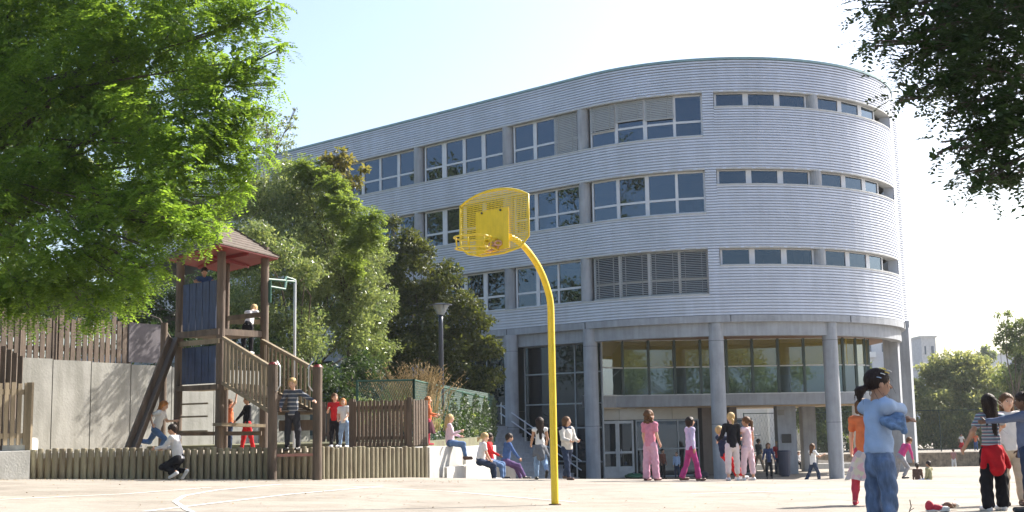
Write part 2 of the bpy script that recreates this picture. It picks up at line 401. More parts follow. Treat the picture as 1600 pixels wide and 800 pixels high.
# floor slabs and interior
inner = [FP(s_, -.5) for s_ in srange(SL, SE - .3)] + [np.array([17.8, 66.]), np.array([12.7, 69.]), FP(SL) - N0 * 13]
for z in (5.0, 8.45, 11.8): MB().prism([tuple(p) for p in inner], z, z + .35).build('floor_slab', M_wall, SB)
iw = [FP(s_, -4.2) for s_ in srange(SL, SE - 1, 1.2)]
mb = MB()
for i in range(len(iw) - 1):
    a, b_ = iw[i], iw[i + 1]; mb.add([(a[0], a[1], 5.4), (b_[0], b_[1], 5.4), (b_[0], b_[1], 16), (a[0], a[1], 16)], [(0, 1, 2, 3)])
for s_ in (-22.8, -16.8, -10.83, -4.87, 5.5, 10.27, 15.6):
    a, b_ = FP(s_, -.55), FP(s_, -4.1); mb.beam((a[0], a[1], 10.6), (b_[0], b_[1], 10.6), .12, 10.6)
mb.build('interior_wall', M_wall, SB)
M_lamp = pmat('lamp_panel', (.8, .8, .78), .5)
for z in (8.40, 11.75, 15.7):
    for s_ in (-8, -2.5, 2.5, 8, 13):
        a = FP(s_, -1.6); MB().box((a[0], a[1], z), (1.2, .35, .06), a=.7).build('ceiling_lamp', M_lamp, SB)
# concrete pillars between the windows
for k in range(3):
    for s_ in (-34.6, -28.7, -22.75, -16.8, -10.83, -4.87, -.40):
        p = FP(s_, -.22); MB().cyl(p, .27, Z['sill'][k], Z['head'][k], 20).build('pillar', M_conc, SB, smooth=False)
    p = FP(10.27, -.22); MB().cyl(p, .27, Z['small'][k], Z['head'][k], 20).build('pillar', M_conc, SB)
# windows: frame (part) + glass, blind (sub-parts)
rw = random.Random(5)
def wbox(mb, s0, s1, z0, z1, off, th):
    """box following the facade between two arc positions"""
    a, b_ = FP(s0, off), FP(s1, off); d = b_ - a; L = np.linalg.norm(d); m_ = (a + b_) / 2
    mb.box((m_[0], m_[1], (z0 + z1) / 2), (L, th, z1 - z0), a=atan2(d[1], d[0]))
def window(panes, z0, z1, transom, blinds=None, half=None, open_=None):
    """panes: list of (s0,s1) glass spans; transom: fraction height of horizontal bar or None"""
    off = -.24; fw_ = .07 if transom else .035; fr = MB(); gl = MB(); bl = MB(); nb = False
    s0, s1 = panes[0][0] - .09, panes[-1][1] + .09
    zt = z0 + (z1 - z0) * transom if transom else None
    prev = s0
    for (a, b_) in panes:
        wbox(fr, prev, a, z0, z1, off, .09); prev = b_
    wbox(fr, prev, s1, z0, z1, off, .09)
    for i, (a, b_) in enumerate(panes):
        wbox(fr, a, b_, z0, z0 + fw_, off, .085); wbox(fr, a, b_, z1 - fw_, z1, off, .085)
        if zt: wbox(fr, a, b_, zt - .045, zt + .045, off, .085)
        wbox(gl, a, b_, z0 + fw_ - .01, z1 - fw_ + .01, off - .0, .012)
        if blinds and blinds[i] > 0:
            nb = True; zb = z1 - (z1 - z0) * blinds[i]; n = int((z1 - zb) / .075)
            A, B = FP(a - .04, -.12), FP(b_ + .04, -.12); ang = atan2(B[1] - A[1], B[0] - A[0]); L = np.linalg.norm(B - A); c_ = (A + B) / 2
            op = (open_[i] if open_ else .25); tl = 1.2 if op < .5 else .55
            R_ = np.array([[1, 0, 0], [0, cos(tl), -sin(tl)], [0, sin(tl), cos(tl)]])
            for j in range(n): bl.box((c_[0], c_[1], z1 - .06 - j * .075), (L, .072, .006), a=ang, tilt=R_)
            bl.box((c_[0], c_[1], max(z0 + .03, zb - .01)), (L, .05, .04), a=ang)
            for q in (.2, .8):
                P_ = A + (B - A) * q; bl.box((P_[0], P_[1] , (z1 + zb) / 2), (.012, .06, z1 - zb), a=ang)
    o = fr.build('window', M_frame, SB); gl.build('glass', M_glass, o)
    if nb: bl.build('blind', M_slat, o)
BAYS = {'A2': [(-22.4, -21.2), (-21.0, -19.7), (-19.5, -18.3), (-18.1, -17.2)], 'A1': [(-16.4, -15.2), (-15.0, -14.9)],
        'A': [(-16.4, -15.1), (-14.9, -13.75), (-13.6, -12.4), (-12.2, -11.15)],
        'B': [(-10.32, -9.2), (-8.9, -7.8), (-7.6, -6.55), (-6.3, -5.2)],
        'C': [(-4.42, -3.3), (-3.1, -2.05), (-1.95, -.72)],
        'D': [(.1, 1.30), (1.46, 2.66), (2.84, 4.0), (4.12, 5.2)]}
SM = [[(5.88, 7.02), (7.26, 8.42), (8.68, 9.9)], [(10.62, 11.76), (12.02, 13.22), (13.5, 14.7)]]
BL = {(2, 'C'): [0, 0, 1.0], (2, 'D'): [.62, .47, .52, 0], (0, 'D'): [1, 1, 1, 1]}
for k in range(3):
    for nm in ('A2', 'A', 'B', 'C', 'D'):
        window(BAYS[nm], Z['sill'][k] + .02, Z['head'][k] - .02, .36, BL.get((k, nm)), open_=[.8] * 4 if k == 0 else None)
    for grp in SM:
        window(grp, Z['small'][k] + .02, Z['head'][k] - .02, None)
# ring beam under the cladding, recessed lower beam, soffit
mb = MB(); band(mb, SL, SE, 5.10, 5.385, -.5, .06); mb.build('ring_beam', M_conc, SB)
mb = MB(); band(mb, SL, SE - .2, 4.55, 5.099, -.6, -.14); mb.build('lower_beam', M_conc, SB)
for s_ in (-4.9, -.35, 6.1, 11.6, 17.0):
    mb = MB(); wbox(mb, s_ - .012, s_ + .012, 5.105, 5.38, .07, .03); mb.build('beam_joint', pmat('joint_dark', (.06, .06, .06), .9), SB)
soff = [FP(s_, -.5) for s_ in srange(-12, SE - .3)] + [np.array([17.8, 68.]), np.array([8, 72.]), FP(-12) - N0 * 10]
MB().prism([tuple(p) for p in soff], 4.72, 4.99).build('soffit', M_soff, SB)
# columns
for (cx, cy_) in ((-8.9, 63.95), (-4.6, 60.1), (-.12, 56.45), (3.30, 53.75), (8.35, 51.45), (13.25, 52.3)):
    mb = MB(); mb.cyl((cx, cy_), .31, bz - .05, 5.095, 28)
    o = mb.build('column', M_conc, SB); 
    m2 = MB()
    for z in (.95, 4.35): m2.cyl((cx, cy_), .3135, z, z + .015, 28)
    m2.build('column_joint', MC['joint_dark'], o)
for p in o.data.polygons: pass
mb = MB(); mb.box((17.55, 58.1, 1.87), (.66, .8, 6.45), a=-.40); mb.build('corner_pier', M_conc, SB)
# fin wall with louvred cladding on a concrete pier
mb = MB(); mb.prism([(18.32, 60.25), (19.22, 60.95), (19.22, 62.2), (18.3, 62.2)], 5.8, 16.7); mb.build('fin_core', M_clad, SB)
mb = MB(); cladflat(mb, (18.36, 59.75), (19.26, 60.85), 5.75, 16.75, (.77, -.64)); cladflat(mb, (19.26, 60.85), (19.26, 62.2), 5.75, 16.75, (1, 0)); mb.build('fin_cladding', M_clad, SB)
mb = MB(); mb.box((18.95, 60.9, 2.2), (.74, .9, 6.5), a=-.42); mb.box((18.9, 61.0, 5.6), (.9, 1.0, .3), a=-.3); mb.build('fin_pier', M_conc, SB)

# dark glazed stairwell wall, set back between first columns
def flatwin(name, p, q, z0, z1, nv, hs, gm, fm, parent, fw=.06, th=.08, glass_name='glass', mids=None):
    p = np.array(p, float); q = np.array(q, float); d = q - p; L = np.linalg.norm(d); ang = atan2(d[1], d[0]); fr = MB()
    for i in range(nv + 1):
        c_ = p + d * i / nv; fr.box((c_[0], c_[1], (z0 + z1) / 2), (fw, th, z1 - z0), a=ang)
    for z in hs:
        for i in range(nv):
            a = p + d * i / nv; b_ = p + d * (i + 1) / nv; c_ = (a + b_) / 2; fr.box((c_[0], c_[1], z), (L / nv - fw, th * .9, fw), a=ang)
    o = fr.build(name, fm, parent); g_ = MB(); c_ = (p + q) / 2; g_.box((c_[0], c_[1], (z0 + z1) / 2), (L, .012, z1 - z0), a=ang)
    if glass_name: g_.build(glass_name, gm, o)
    return o
p0 = FP(-4.55, -.75); p1 = FP(-.15, -.75)
flatwin('stairwell_glazing', p0, p1, bz, 4.62, 3, [-.55, .9, 1.95, 3.3, 4.55], M_glassd, pmat('grey_frame', (.28, .31, .33), .5), SB)
p0b = FP(-16, -.75); p1b = FP(-5.1, -.75)
flatwin('stairwell_glazing', p0b, p1b, .7, 4.62, 6, [1.95, 3.3, 4.55], M_glassd, MC['grey_frame'], SB)
# first floor glass room: front line, left facet, rounded right end
box_pts = [(3.25, 54.35), (4.85, 55.95)] + [(4.85 + (14.2 - 4.85) * i / 8, 55.95 + .35 * (i / 8) - .0) for i in range(1, 9)]
cc = np.array([14.1, 58.75]); 
for i in range(1, 7):
    a = -pi / 2 + i * (pi * .58) / 6; box_pts.append((cc[0] + 2.45 * cos(a), cc[1] + 2.45 * sin(a)))
zs, zt_, z_top, z_sb = 2.25, 3.50, 4.74, 1.76
fr = MB(); up = MB(); lo = MB(); TR = [MB(), MB(), MB()]; n = len(box_pts)
for i, p in enumerate(box_pts):
    MB().box((p[0], p[1], (zs + z_top) / 2), (.11, .13, z_top - zs), a=.1).build('mullion', M_mull, SB)
for i in range(n - 1):
    a = np.array(box_pts[i]); b_ = np.array(box_pts[i + 1]); d = b_ - a; L = np.linalg.norm(d); ang = atan2(d[1], d[0]); c_ = (a + b_) / 2
    up.box((c_[0], c_[1], (zt_ + z_top) / 2), (L, .012, z_top - zt_), a=ang)
    lo.box((c_[0], c_[1], (zs + zt_) / 2), (L, .012, zt_ - zs), a=ang)
    for z, mq in zip((zs + .03, zt_, z_top - .02), TR): mq.box((c_[0], c_[1], z), (L - .0, .1, .055), a=ang)
for mq in TR: o = mq.build('transom', pmat('pale_transom', (.55, .57, .57), .5), SB)
up.build('glass', M_glassy, SB); lo.build('glass', M_glassw, SB)
op = np.array(box_pts); cen = np.array([10., 60.])
offp = [p + (p - cen) / np.linalg.norm(p - cen) * .45 for p in op]
back = [(14, 66.), (6, 66.), (4.2, 58.5)]
MB().prism([tuple(p) for p in offp] + back, z_sb, zs).build('room_slab', M_conc, SB)
MB().prism([tuple(p) for p in offp] + back, zs + .0, zs + .035).build('slab_trim', MC['pale_transom'], SB)
inn = [tuple(p + (cen - p) / np.linalg.norm(p - cen) * .35) for p in op]
MB().prism(inn + back, z_sb - .06, z_sb - .004).build('slab_soffit', pmat('soffit_beige', (.42, .33, .22), .8, var=.1), SB)
# low cupboards and ochre sheets behind the glass, painting in reflected yellow trees
mb = MB()
for i in range(3, 9):
    p = box_pts[i]; mb.box((p[0] + .5, p[1] + .5, zs + .45), (.95, .3, .8))
mb.build('cupboard', pmat('pale_cupboard', (.40, .47, .42), .6), SB)
mb = MB()
mb.beam((3.5, 59.6, 3.4), (15, 60.2, 3.4), .1, 2.5); mb.build('room_back_wall', pmat('ochre_wall', (.5, .42, .14), .8, var=.1), SB)
mb = MB(); 
for i in range(2, 10):
    if i in (8,): continue
    a = np.array(box_pts[i]); b_ = np.array(box_pts[i + 1]); m_ = (a + b_) / 2
    mb.box((m_[0] + .05, m_[1] + .16, (zt_ + z_top) / 2), (.98, .03, z_top - zt_))
mb.build('reflection_sheet', pmat('reflected_ochre', (.52, .43, .08), .9, var=.2, nscale=9, stretch=(1, 1, .1)), SB)  # its colour stands in for yellow trees mirrored in the panes
# ground floor front: header panels, double door, glazing, piers
fy0 = np.array([3.4, 55.6]); fy1 = np.array([8.3, 57.2]); dv = (fy1 - fy0) / np.linalg.norm(fy1 - fy0); Lf = np.linalg.norm(fy1 - fy0); fa = atan2(dv[1], dv[0])
mb = MB()
for i in range(4):
    c_ = fy0 + dv * Lf * (i + .5) / 4; mb.box((c_[0], c_[1], 1.47), (Lf / 4 - .02, .12, .52), a=fa)
mb.build('header_panel', M_beige, SB)
def gp(u): return fy0 + dv * u
# door leaves
for k in range(2):
    u0 = .42 + k * .78; c_ = gp(u0 + .38); d_ = MB()
    for z, h in ((-1.28, .5), (1.10, .12), (-.22, .1)): d_.box((c_[0], c_[1], z + h / 2 - .05), (.76, .07, h), a=fa)
    for e in (-.34, .34): q = gp(u0 + .38 + e); d_.box((q[0], q[1], -.07), (.09, .075, 2.5), a=fa)
    o = d_.build('door', pmat('door_frame', (.45, .48, .5), .5), SB)
    m2 = MB(); m2.box((c_[0], c_[1], .05), (.6, .01, 2.15), a=fa); m2.build('glass', M_glassd, o)
    q = gp(u0 + .38 + (.26 if k == 0 else -.26)); nn = np.array([dv[1], -dv[0]])
    q = q + nn * .09; MB().tube([(q[0], q[1], -.42), (q[0] + nn[0] * .05, q[1] + nn[1] * .05, -.25), (q[0], q[1], -.08)], .018, 6).build('handle', M_steel, o)
flatwin('entrance_glazing', gp(2.1), gp(Lf), bz, 1.2, 3, [bz + .04, -.1, 1.16], M_glass, MC['grey_frame'], SB)
for (x, y, sx, sy, a) in ((8.65, 57.4, .45, .6, .2), (9.9, 57.6, .35, .5, .2)): MB().box((x, y, .21), (sx, sy, 3.1), a=a).build('pier', pmat('brown_pier', (.13, .10, .08), .7), SB)
flatwin('entrance_glazing', (8.9, 57.9), (10.9, 58.1), bz, 1.2, 2, [bz + .04, -.3, 1.16], M_glass, MC['grey_frame'], SB)
for (s_, z, w_, h_) in ((2.0, 11.15, .30, .22), (4.9, 10.2, .26, .5), (4.55, 9.95, .3, .3), (-1.7, 7.1, .45, .55), (-2.5, 7.0, .4, .5), (9.3, 7.8, .5, .4)):
    mb = MB(); wbox(mb, s_ - w_ / 2, s_ + w_ / 2, z - h_ / 2, z + h_ / 2, -.27, .006); mb.build('paper_sheet', M_white, SB)
# closed core of the ground floor
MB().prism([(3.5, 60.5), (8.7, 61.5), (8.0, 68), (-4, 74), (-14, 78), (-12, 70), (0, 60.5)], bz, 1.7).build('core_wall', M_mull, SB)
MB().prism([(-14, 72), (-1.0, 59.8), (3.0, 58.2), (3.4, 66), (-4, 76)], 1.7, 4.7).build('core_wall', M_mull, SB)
o = MB().box((12.35, 57.6, .205), (.85, .75, 3.1), a=.0).build('pier', M_conc, SB)
MB().box((12.3, 57.2, .25), (.42, .06, .4)).build('letter_box', pmat('black_box', (.02, .02, .02), .5), o)
o2 = MB().box((12.1, 57.21, 1.42), (.3, .03, .25)).build('notice_plate', pmat('grey_plate', (.2, .2, .19), .5), o)
MB().box((14.0, 60.3, .205), (.62, .75, 3.1), a=.0).build('pier', M_conc, SB)
MB().box((18.6, 67.5, .6), (.85, .6, 4.2)).build('rear_pier', M_concw, SB)

# ------------------------------------------------------------ outdoor stair with handrails
ST = empty('entrance_stairs', (1, 54, -1.35), 'wide shaded concrete stairs climbing left beside the dark glazed wall', 'stairs')
tdir = np.array([-.745, .667]); wdir = np.array([-.667, -.745]); base_ = FP(-.9, .05)
mb = MB(); N = 14
for i in range(N):
    a = base_ + tdir * (i * .29); b_ = a + tdir * (.29 if i < N - 1 else 3.0); z1 = -1.35 + (i + 1) * .17
    poly = [a, a + wdir * 3.6, b_ + wdir * 3.6, b_]
    mb.prism([tuple(p) for p in poly][::-1], -1.4, z1 - .04)
    a2 = a - tdir * .03; poly = [a2, a2 + wdir * 3.6, b_ + wdir * 3.6, b_]
    mb.prism([tuple(p) for p in poly][::-1], z1 - .038, z1)
mb.build('steps', M_conc, ST)
r_ = MB()
for off, zz in ((.25, .95),):
    for lift in (0, -.38):
        P0 = base_ + wdir * off + tdir * -.35; P1 = base_ + wdir * off + tdir * (N * .29 + .2)
        r_.tube([(P0[0], P0[1], -1.35 + .85 + lift), (P0[0] + tdir[0] * .25, P0[1] + tdir[1] * .25, -1.35 + .98 + lift), (P1[0], P1[1], -1.35 + N * .17 + .95 + lift)], .028, 8)
    for u in (-.1, 1.4, 2.8, 4.2):
        P = base_ + wdir * off + tdir * u; zb = -1.35 + max(0, u) / .29 * .17
        r_.tube([(P[0], P[1], zb), (P[0], P[1], zb + .97)], .024, 8)
r_.build('handrail', M_steel, ST)
# ------------------------------------------------------------ palisade and platform
def P2(px, d): return np.array([(px - 800) / FOC * d * 1.0, d])
def P2y(px, py, d): q = at(px, py, d); return q[:2]
L0 = P2y(47, 700, 22.0); L1 = P2y(500, 700, 23.76); L2 = P2y(667, 700, 26.0)
LP = [tuple(L0 + (0, .12)), tuple(L1 + (0, .12)), tuple(L2 + (0, .12)), (-1.95, 27.7), (-5.5, 28.7), (-9.8, 29.1), (-13, 29.2), (-13, 22.2)]
M_sand = pmat('platform_soil', (.36, .31, .24), .95, var=.25, nscale=3, bump=.4)
tag(MB().prism(LP, -.2, .62).build('platform_ground', M_sand, origin=(-6, 26, 0)), kind='structure')
mb = MB(); rr = random.Random(3)
def logs(a, b_, z0, z1, step=.116):
    L = np.linalg.norm(b_ - a); n = int(L / step)
    for i in range(n):
        p = a + (b_ - a) * (i + .5) / n; zt = z0 + (z1 - z0) * i / n + rr.uniform(-.022, .015); r = .0525 + rr.uniform(-.006, .003)
        zg = float(gz(p[0], p[1])) - .1; dx, dy = rr.uniform(-.006, .006), rr.uniform(-.006, .006)
        mb.tube([(p[0], p[1], zg), (p[0] + dx, p[1] + dy, zt - .012), (p[0] + dx, p[1] + dy, zt)], [r, r, r * .86], 12)
logs(L0, L1, .79, .71); logs(L1, L2, .71, .645)
tag(mb.build('log_palisade', M_log, smooth=False), 'low retaining wall of upright round logs along the play platform', 'retaining wall')
e_ = MB(); q0 = P2y(40, 697, 22.35); e_.beam((q0[0], q0[1], .66), (P2y(262, 697, 23.2)[0], 23.1, .65), .3, .10)
tag(e_.build('kerb_edging', M_concw), 'pale edging strip on top of the left end of the log wall', 'edging')

# ------------------------------------------------------------ concrete panel wall and fences, left
dW = np.array([cos(radians(57)), sin(radians(57))]); W0 = np.array([-10.36, 26.0])
def tw(px):
    r = (px - 800) / FOC; return (r * W0[1] - W0[0]) / (dW[0] - dW[1] * r)
CW = empty('concrete_wall', (W0[0], W0[1], .6), 'pale concrete panel wall dappled with leaf shade behind the playground', 'wall')
js = [14, 78, 138, 200, 264, 330, 400, 480]
for i in range(len(js) - 1):
    a = W0 + dW * (tw(js[i]) + .012); b_ = W0 + dW * (tw(js[i + 1]) - .012); z1 = 2.63 - .02 * i
    MB().beam((a[0], a[1], (z1 + .5) / 2), (b_[0], b_[1], (z1 + .5) / 2), .14, z1 - .5).build('panel', M_panelc, CW)
SF = empty('slat_fence', (W0[0], W0[1], 2.6), 'brown vertical slat fence standing on the concrete panel wall', 'fence')
mb = MB(); t = tw(2); i = 0
while t < tw(196):
    p = W0 + dW * t + np.array([-.0, .02]); zb = 2.55; zt = 3.52 + .03 * sin(i * 1.7) + (.25 if i % 9 == 0 else 0)
    mb.beam((p[0], p[1], zb), (p[0], p[1], zt), .115, .03, up=(dW[1], -dW[0], 0)); t += .155; i += 1
mb.build('slats', M_wood, SF)
mb = MB()
for z in (2.85, 3.3):
    a = W0 + dW * tw(0) + (0, .08); b_ = W0 + dW * tw(197) + (0, .08); mb.beam((a[0], a[1], z), (b_[0], b_[1], z), .05, .09)
mb.build('rail', M_wood, SF)
for px in (24, 80, 196):
    a = W0 + dW * tw(px) + (0, .1); MB().beam((a[0], a[1], 2.4), (a[0], a[1], 3.66), .11, .11, up=(0, 1, 0)).build('post', M_wood, SF)
a = W0 + dW * tw(198); b_ = W0 + dW * tw(250)
o = MB().beam((a[0], a[1], 3.08), (b_[0], b_[1], 3.08), .05, .9).build('board_screen', pmat('dark_board', (.10, .09, .10), .8, var=.3)); tag(o, 'dark flat board screen standing on the wall between slats and tower', 'screen')
a = at(254, 640, 26.6); o = MB().cyl((a[0], a[1]), .075, .6, 3.35, 14).build('wooden_post', M_wood); tag(o, 'round wooden post against the wall behind the slide', 'post')
# slats stepping down at far left
mb = MB()
for i in range(7):
    p = at(-22 + i * 9, 560, 24.2 + i * .12); mb.beam((p[0], p[1], .5), (p[0], p[1], 2.95 - i * .06), .1, .03, up=(0, 1, 0))
p = at(-24, 560, 24.3); q = at(30, 560, 24.9); mb.beam((p[0], p[1] + .05, 1.9), (q[0], q[1] + .05, 1.9), .04, .08)
tag(mb.build('slat_fence', M_wood), 'tall brown slats at the left edge in front of the concrete wall', 'fence')
PF = empty('picket_fence', (-8.9, 21.6, .7), 'sunlit tan picket panel at the far left on a concrete block', 'fence')
mb = MB(); a0 = np.array([-9.35, 21.1]); a1 = np.array([-8.60, 22.1]); dd = a1 - a0; n = 11
for i in range(n):
    p = a0 + dd * i / (n - 1); mb.beam((p[0], p[1], .86), (p[0], p[1], 1.93 + .01 * (i % 3)), .075, .022, up=(dd[1], -dd[0], 0))
mb.build('pickets', M_woodl, PF)
mb = MB()
for z in (1.02, 1.78): mb.beam((a0[0], a0[1] + .035, z), (a1[0], a1[1] + .035, z), .04, .09)
mb.build('rail', M_woodl, PF)
p = a1 + np.array([.05, .05]); MB().beam((p[0], p[1], .45), (p[0], p[1], 1.95), .09, .09, up=(0, 1, 0)).build('post', M_woodl, PF)
mb = MB(); mb.prism([(-11, 19.8), (-9.0, 21.2), (-8.36, 21.75), (-8.7, 22.6), (-11, 22.4)], -.1, .76); o = mb.build('concrete_block', M_concw); tag(o, 'low concrete block at the left end of the log wall', 'block')
mb = MB(); mb.prism([(-8.95, 22.0), (-8.55, 22.15), (-8.55, 22.6), (-9.0, 22.5)], .762, .98); o = mb.build('kerb_stone', M_concw); tag(o, 'small pale stone under the picket panel beside the log wall', 'stone')

def pickets(label, p0, p1, z0, z1, step, wd, mats, group=None, pointed=False, posts=(0, 1), name='picket_fence'):
    p0 = np.array(p0); p1 = np.array(p1); d = p1 - p0; L = np.linalg.norm(d); n = int(L / step)
    e = empty(name, (p0[0], p0[1], z0), label, 'fence', group); mb = MB(); r_ = random.Random(int(L * 1000))
    up = (d[1] / L, -d[0] / L, 0)
    for i in range(n + 1):
        p = p0 + d * i / n; zt = z1 + r_.uniform(-.015, .015); mb.beam((p[0], p[1], z0 + .05), (p[0], p[1], zt), wd, .022, up=up)
    mb.build('pickets', mats, e); mb = MB()
    for z in (z0 + .22, z1 - .14): mb.beam((p0[0], p0[1] + .04, z), (p1[0], p1[1] + .04, z), .04, .08)
    mb.build('rail', mats, e)
    for u in posts:
        p = p0 + d * u; MB().beam((p[0], p[1] + .02, z0), (p[0], p[1] + .02, z1 + .05), .1, .1, up=(0, 1, 0)).build('post', mats, e)
q = lambda px, d: at(px, 660, d)[:2]
pickets('dark wooden picket fence behind the log wall with chain link behind it', q(549, 26.9), q(640, 26.3), .62, 1.62, .092, .066, M_wood)
pickets('narrow wooden gate panel at the right end of the picket fence', q(647, 26.3), q(667, 26.7), .62, 1.62, .085, .06, M_wood, posts=(), name='gate')
pickets('dark low fence behind the two standing girls', q(498, 29.0), q(552, 29.0), .7, 1.66, .1, .085, M_wood)

# chain link fence with green posts
CL = empty('chain_link_fence', (-2.3, 29, .7), 'green chain link fence with green posts beside the white blocks', 'fence')
runs = [(at(558, 600, 31)[:2], at(647, 640, 29)[:2], 2.2, 2.13), (at(647, 640, 29)[:2], at(772, 640, 44.0)[:2], 2.13, 1.95)]
wm = MB(); rl = MB()
for (a, b_, za, zb) in runs:
    d = b_ - a; L = np.linalg.norm(d); H = 1.42; st = .11
    for sgn in (1, -1):
        u = -H
        while u < L + H:
            u0, u1 = u, u + sgn * H
            lo_, hi_ = (u0, u1); t0, t1 = 0.0, 1.0
            f = lambda tt: u0 + (u1 - u0) * tt
            ts = sorted([t for t in ((0 - u0) / (u1 - u0), (L - u0) / (u1 - u0))]); t0 = max(0, ts[0]); t1 = min(1, ts[1])
            if t1 > t0 + .01:
                pp = []
                for tt in (t0, t1):
                    x = a + d * f(tt) / L; pp.append((x[0], x[1], .72 + H * tt))
                wm.tube(pp, .0045, 3, cap=False)
            u += st
    rl.tube([(a[0], a[1], za), (b_[0], b_[1], zb)], .022, 8)
    n = max(1, round(L / 2.6))
    for i in range(n + 1):
        p = a + d * i / n; o = MB().cyl(p, .032, .5, za + (zb - za) * i / n + .03, 10).build('post', M_green, CL)
wm.build('wire_mesh', M_green, CL); rl.build('top_rail', M_green, CL)

# white concrete seating blocks
BK = lambda poly, z0, z1, label: tag(MB().prism(poly, z0, z1).build('concrete_block', M_concw), label, 'block')
A0 = L2 + np.array([.05, .08]); A1 = np.array([-1.15, 27.4]); nn = np.array([-.9, .43])
BK([tuple(A0), tuple(A1), tuple(A1 + nn * .9), tuple(A0 + nn * .9)], -.2, .63, 'white concrete block joining the right end of the log wall')
C0 = np.array([-1.09, 27.75]); C1 = at(775, 700, 29.3)[:2]
BK([tuple(C0), tuple(C1), tuple(C1 + (-.4, .25)), tuple(C0 + (-.4, .25))], -.25, .60, 'tall white concrete block behind the seated pair')
B1 = at(757, 730, 28.2)[:2]
BK([tuple(A0 + np.array([.30, -.02])), tuple(A0 + np.array([.36, -.09])), tuple(B1), tuple(C1 + (-.2, -.1)), tuple(C0 + (.0, -.02)), tuple(A1 + (.012, .0))], -.3, .22, 'low white concrete bench step in front of the taller blocks')
D0 = at(783, 735, 30.5)
BK([(D0[0] - .3, D0[1] - .2), (D0[0] + .35, D0[1] - .2), (D0[0] + .35, D0[1] + .3), (D0[0] - .3, D0[1] + .3)], -.6, .12, 'small shaded concrete step behind the white blocks')

# ------------------------------------------------------------ play tower
TW = empty('play_tower', tuple(at(343, 690, 25.5)[:2]) + (.62,), 'wooden play tower with red ceiling, shingle roof and blue panels', 'play tower')
def post(px, d, z0, z1, r=.085, cap=None, par=TW):
    p = at(px, 640, d); o = MB().cyl(p[:2], r, z0, z1, 14).build('post', M_wood, par)
    if cap: MB().cyl(p[:2], r + .008, z1 + .001, z1 + .05, 14, r1=r * .7).build('cap', cap, o)
    return p[:2]
T1 = post(278, 25.5, .5, 4.78); T2 = post(343, 24.6, .5, 4.78); T3 = post(412, 25.5, .5, 4.78); T4 = post(352, 26.4, .5, 4.78, .06)
Q1 = post(426, 23.2, -.05, at(426, 570, 23.2)[2], .088, M_red); Q2 = post(496, 23.35, -.05, at(496, 574, 23.35)[2], .088, M_red)
MB().prism([tuple(T1), tuple(T2), tuple(T3), tuple(T4)], 2.95, 3.05).build('deck', M_wood, TW)
MB().prism([tuple(T1), tuple(T2), tuple((T3 + T2) / 2), tuple((T4 + T1) / 2)], 1.86, 1.95).build('deck', M_woodl, TW)
fc = at(343, 391, 23.35); rc = at(436, 405, 25.5); lc = at(259, 404, 25.5); ze = (rc[2] + lc[2]) / 2; ap = at(352, 352, 25.4)
bc = np.array([rc[0] + lc[0] - fc[0], rc[1] + lc[1] - fc[1], ze]); corners = [np.array([fc[0], fc[1], ze]), np.array([rc[0], rc[1], ze]), bc, np.array([lc[0], lc[1], ze])]
apx = np.array([(rc[0] + lc[0]) / 2, (rc[1] + fc[1] + bc[1] + lc[1]) / 4, ap[2] + .05])
mb = MB(); NR = 9
for k in range(4):
    a = corners[k]; b_ = corners[(k + 1) % 4]
    for i in range(NR):   # overlapping shingle courses
        f0, f1 = i / NR, (i + 1) / NR; lift = np.array([0, 0, .03])
        p = [a + (apx - a) * f0 + lift, b_ + (apx - b_) * f0 + lift, b_ + (apx - b_) * f1 + lift * .2, a + (apx - a) * f1 + lift * .2]
        q_ = [x - np.array([0, 0, .028]) for x in p]
        mb.add(p + q_, [(0, 1, 2, 3), (7, 6, 5, 4), (0, 4, 5, 1)])
mb.build('roof', M_shing, TW)
mb = MB()
for k in range(4):
    a = corners[k]; mb.beam(a + (apx - a) * .0 + (0, 0, .03), apx + (0, 0, .04), .06, .03)
mb.build('hip_ridge', M_wood, TW)
mb = MB()
for k in range(4):
    a = corners[k] * 1.0; b_ = corners[(k + 1) % 4]; cxy = apx * 1.0
    i0 = a + (cxy - a) * .02; i1 = b_ + (cxy - b_) * .02
    mb.add([(i0[0], i0[1], ze + .0), (i1[0], i1[1], ze + .0), (i1[0], i1[1], ze - .03), (i0[0], i0[1], ze - .03)], [(0, 1, 2, 3)])
    mb.add([(i0[0], i0[1], ze - .025), (i1[0], i1[1], ze - .025), (cxy[0], cxy[1], ze + .06)], [(0, 1, 2)])
    m_ = (a + b_) / 2; mb.beam((m_[0] * .9 + cxy[0] * .1, m_[1] * .9 + cxy[1] * .1, ze - .04), (cxy[0], cxy[1], ze + .0), .05, .07)
mb.build('red_ceiling', M_red, TW)
def planks(name, a, b_, z0, z1, n, m, par=TW, gap=.012, th=.03, off=(0, 0)):
    mb = MB(); a = np.array(a) + off; b_ = np.array(b_) + off; d = b_ - a; L = np.linalg.norm(d); up = (d[1] / L, -d[0] / L, 0)
    for i in range(n):
        p = a + d * (i + .5) / n; mb.beam((p[0], p[1], z0), (p[0], p[1], z1), L / n - gap, th + (.012 if i % 2 else 0), up=up)
    return mb.build(name, m, par)
planks('blue_barrier', T1 + (T2 - T1) * .09, T1 + (T2 - T1) * .9, 3.06, 4.02, 10, M_blue)
planks('blue_barrier', T1 + (T2 - T1) * .09, T1 + (T2 - T1) * .9, 1.98, 2.72, 10, M_blue)
def bar(name, a, b_, w_, h, m, par=TW): return MB().beam(a, b_, w_, h).build(name, m, par)
v = lambda p, z: (p[0], p[1], z)
off = np.array([0, -.10])
bar('cross_beam', v(T1 + off, 2.98), v(T2 + off, 2.98), .05, .12, M_wood); bar('cross_beam', v(T1 + off, 2.80), v(T2 + off, 2.80), .04, .10, M_woodl)
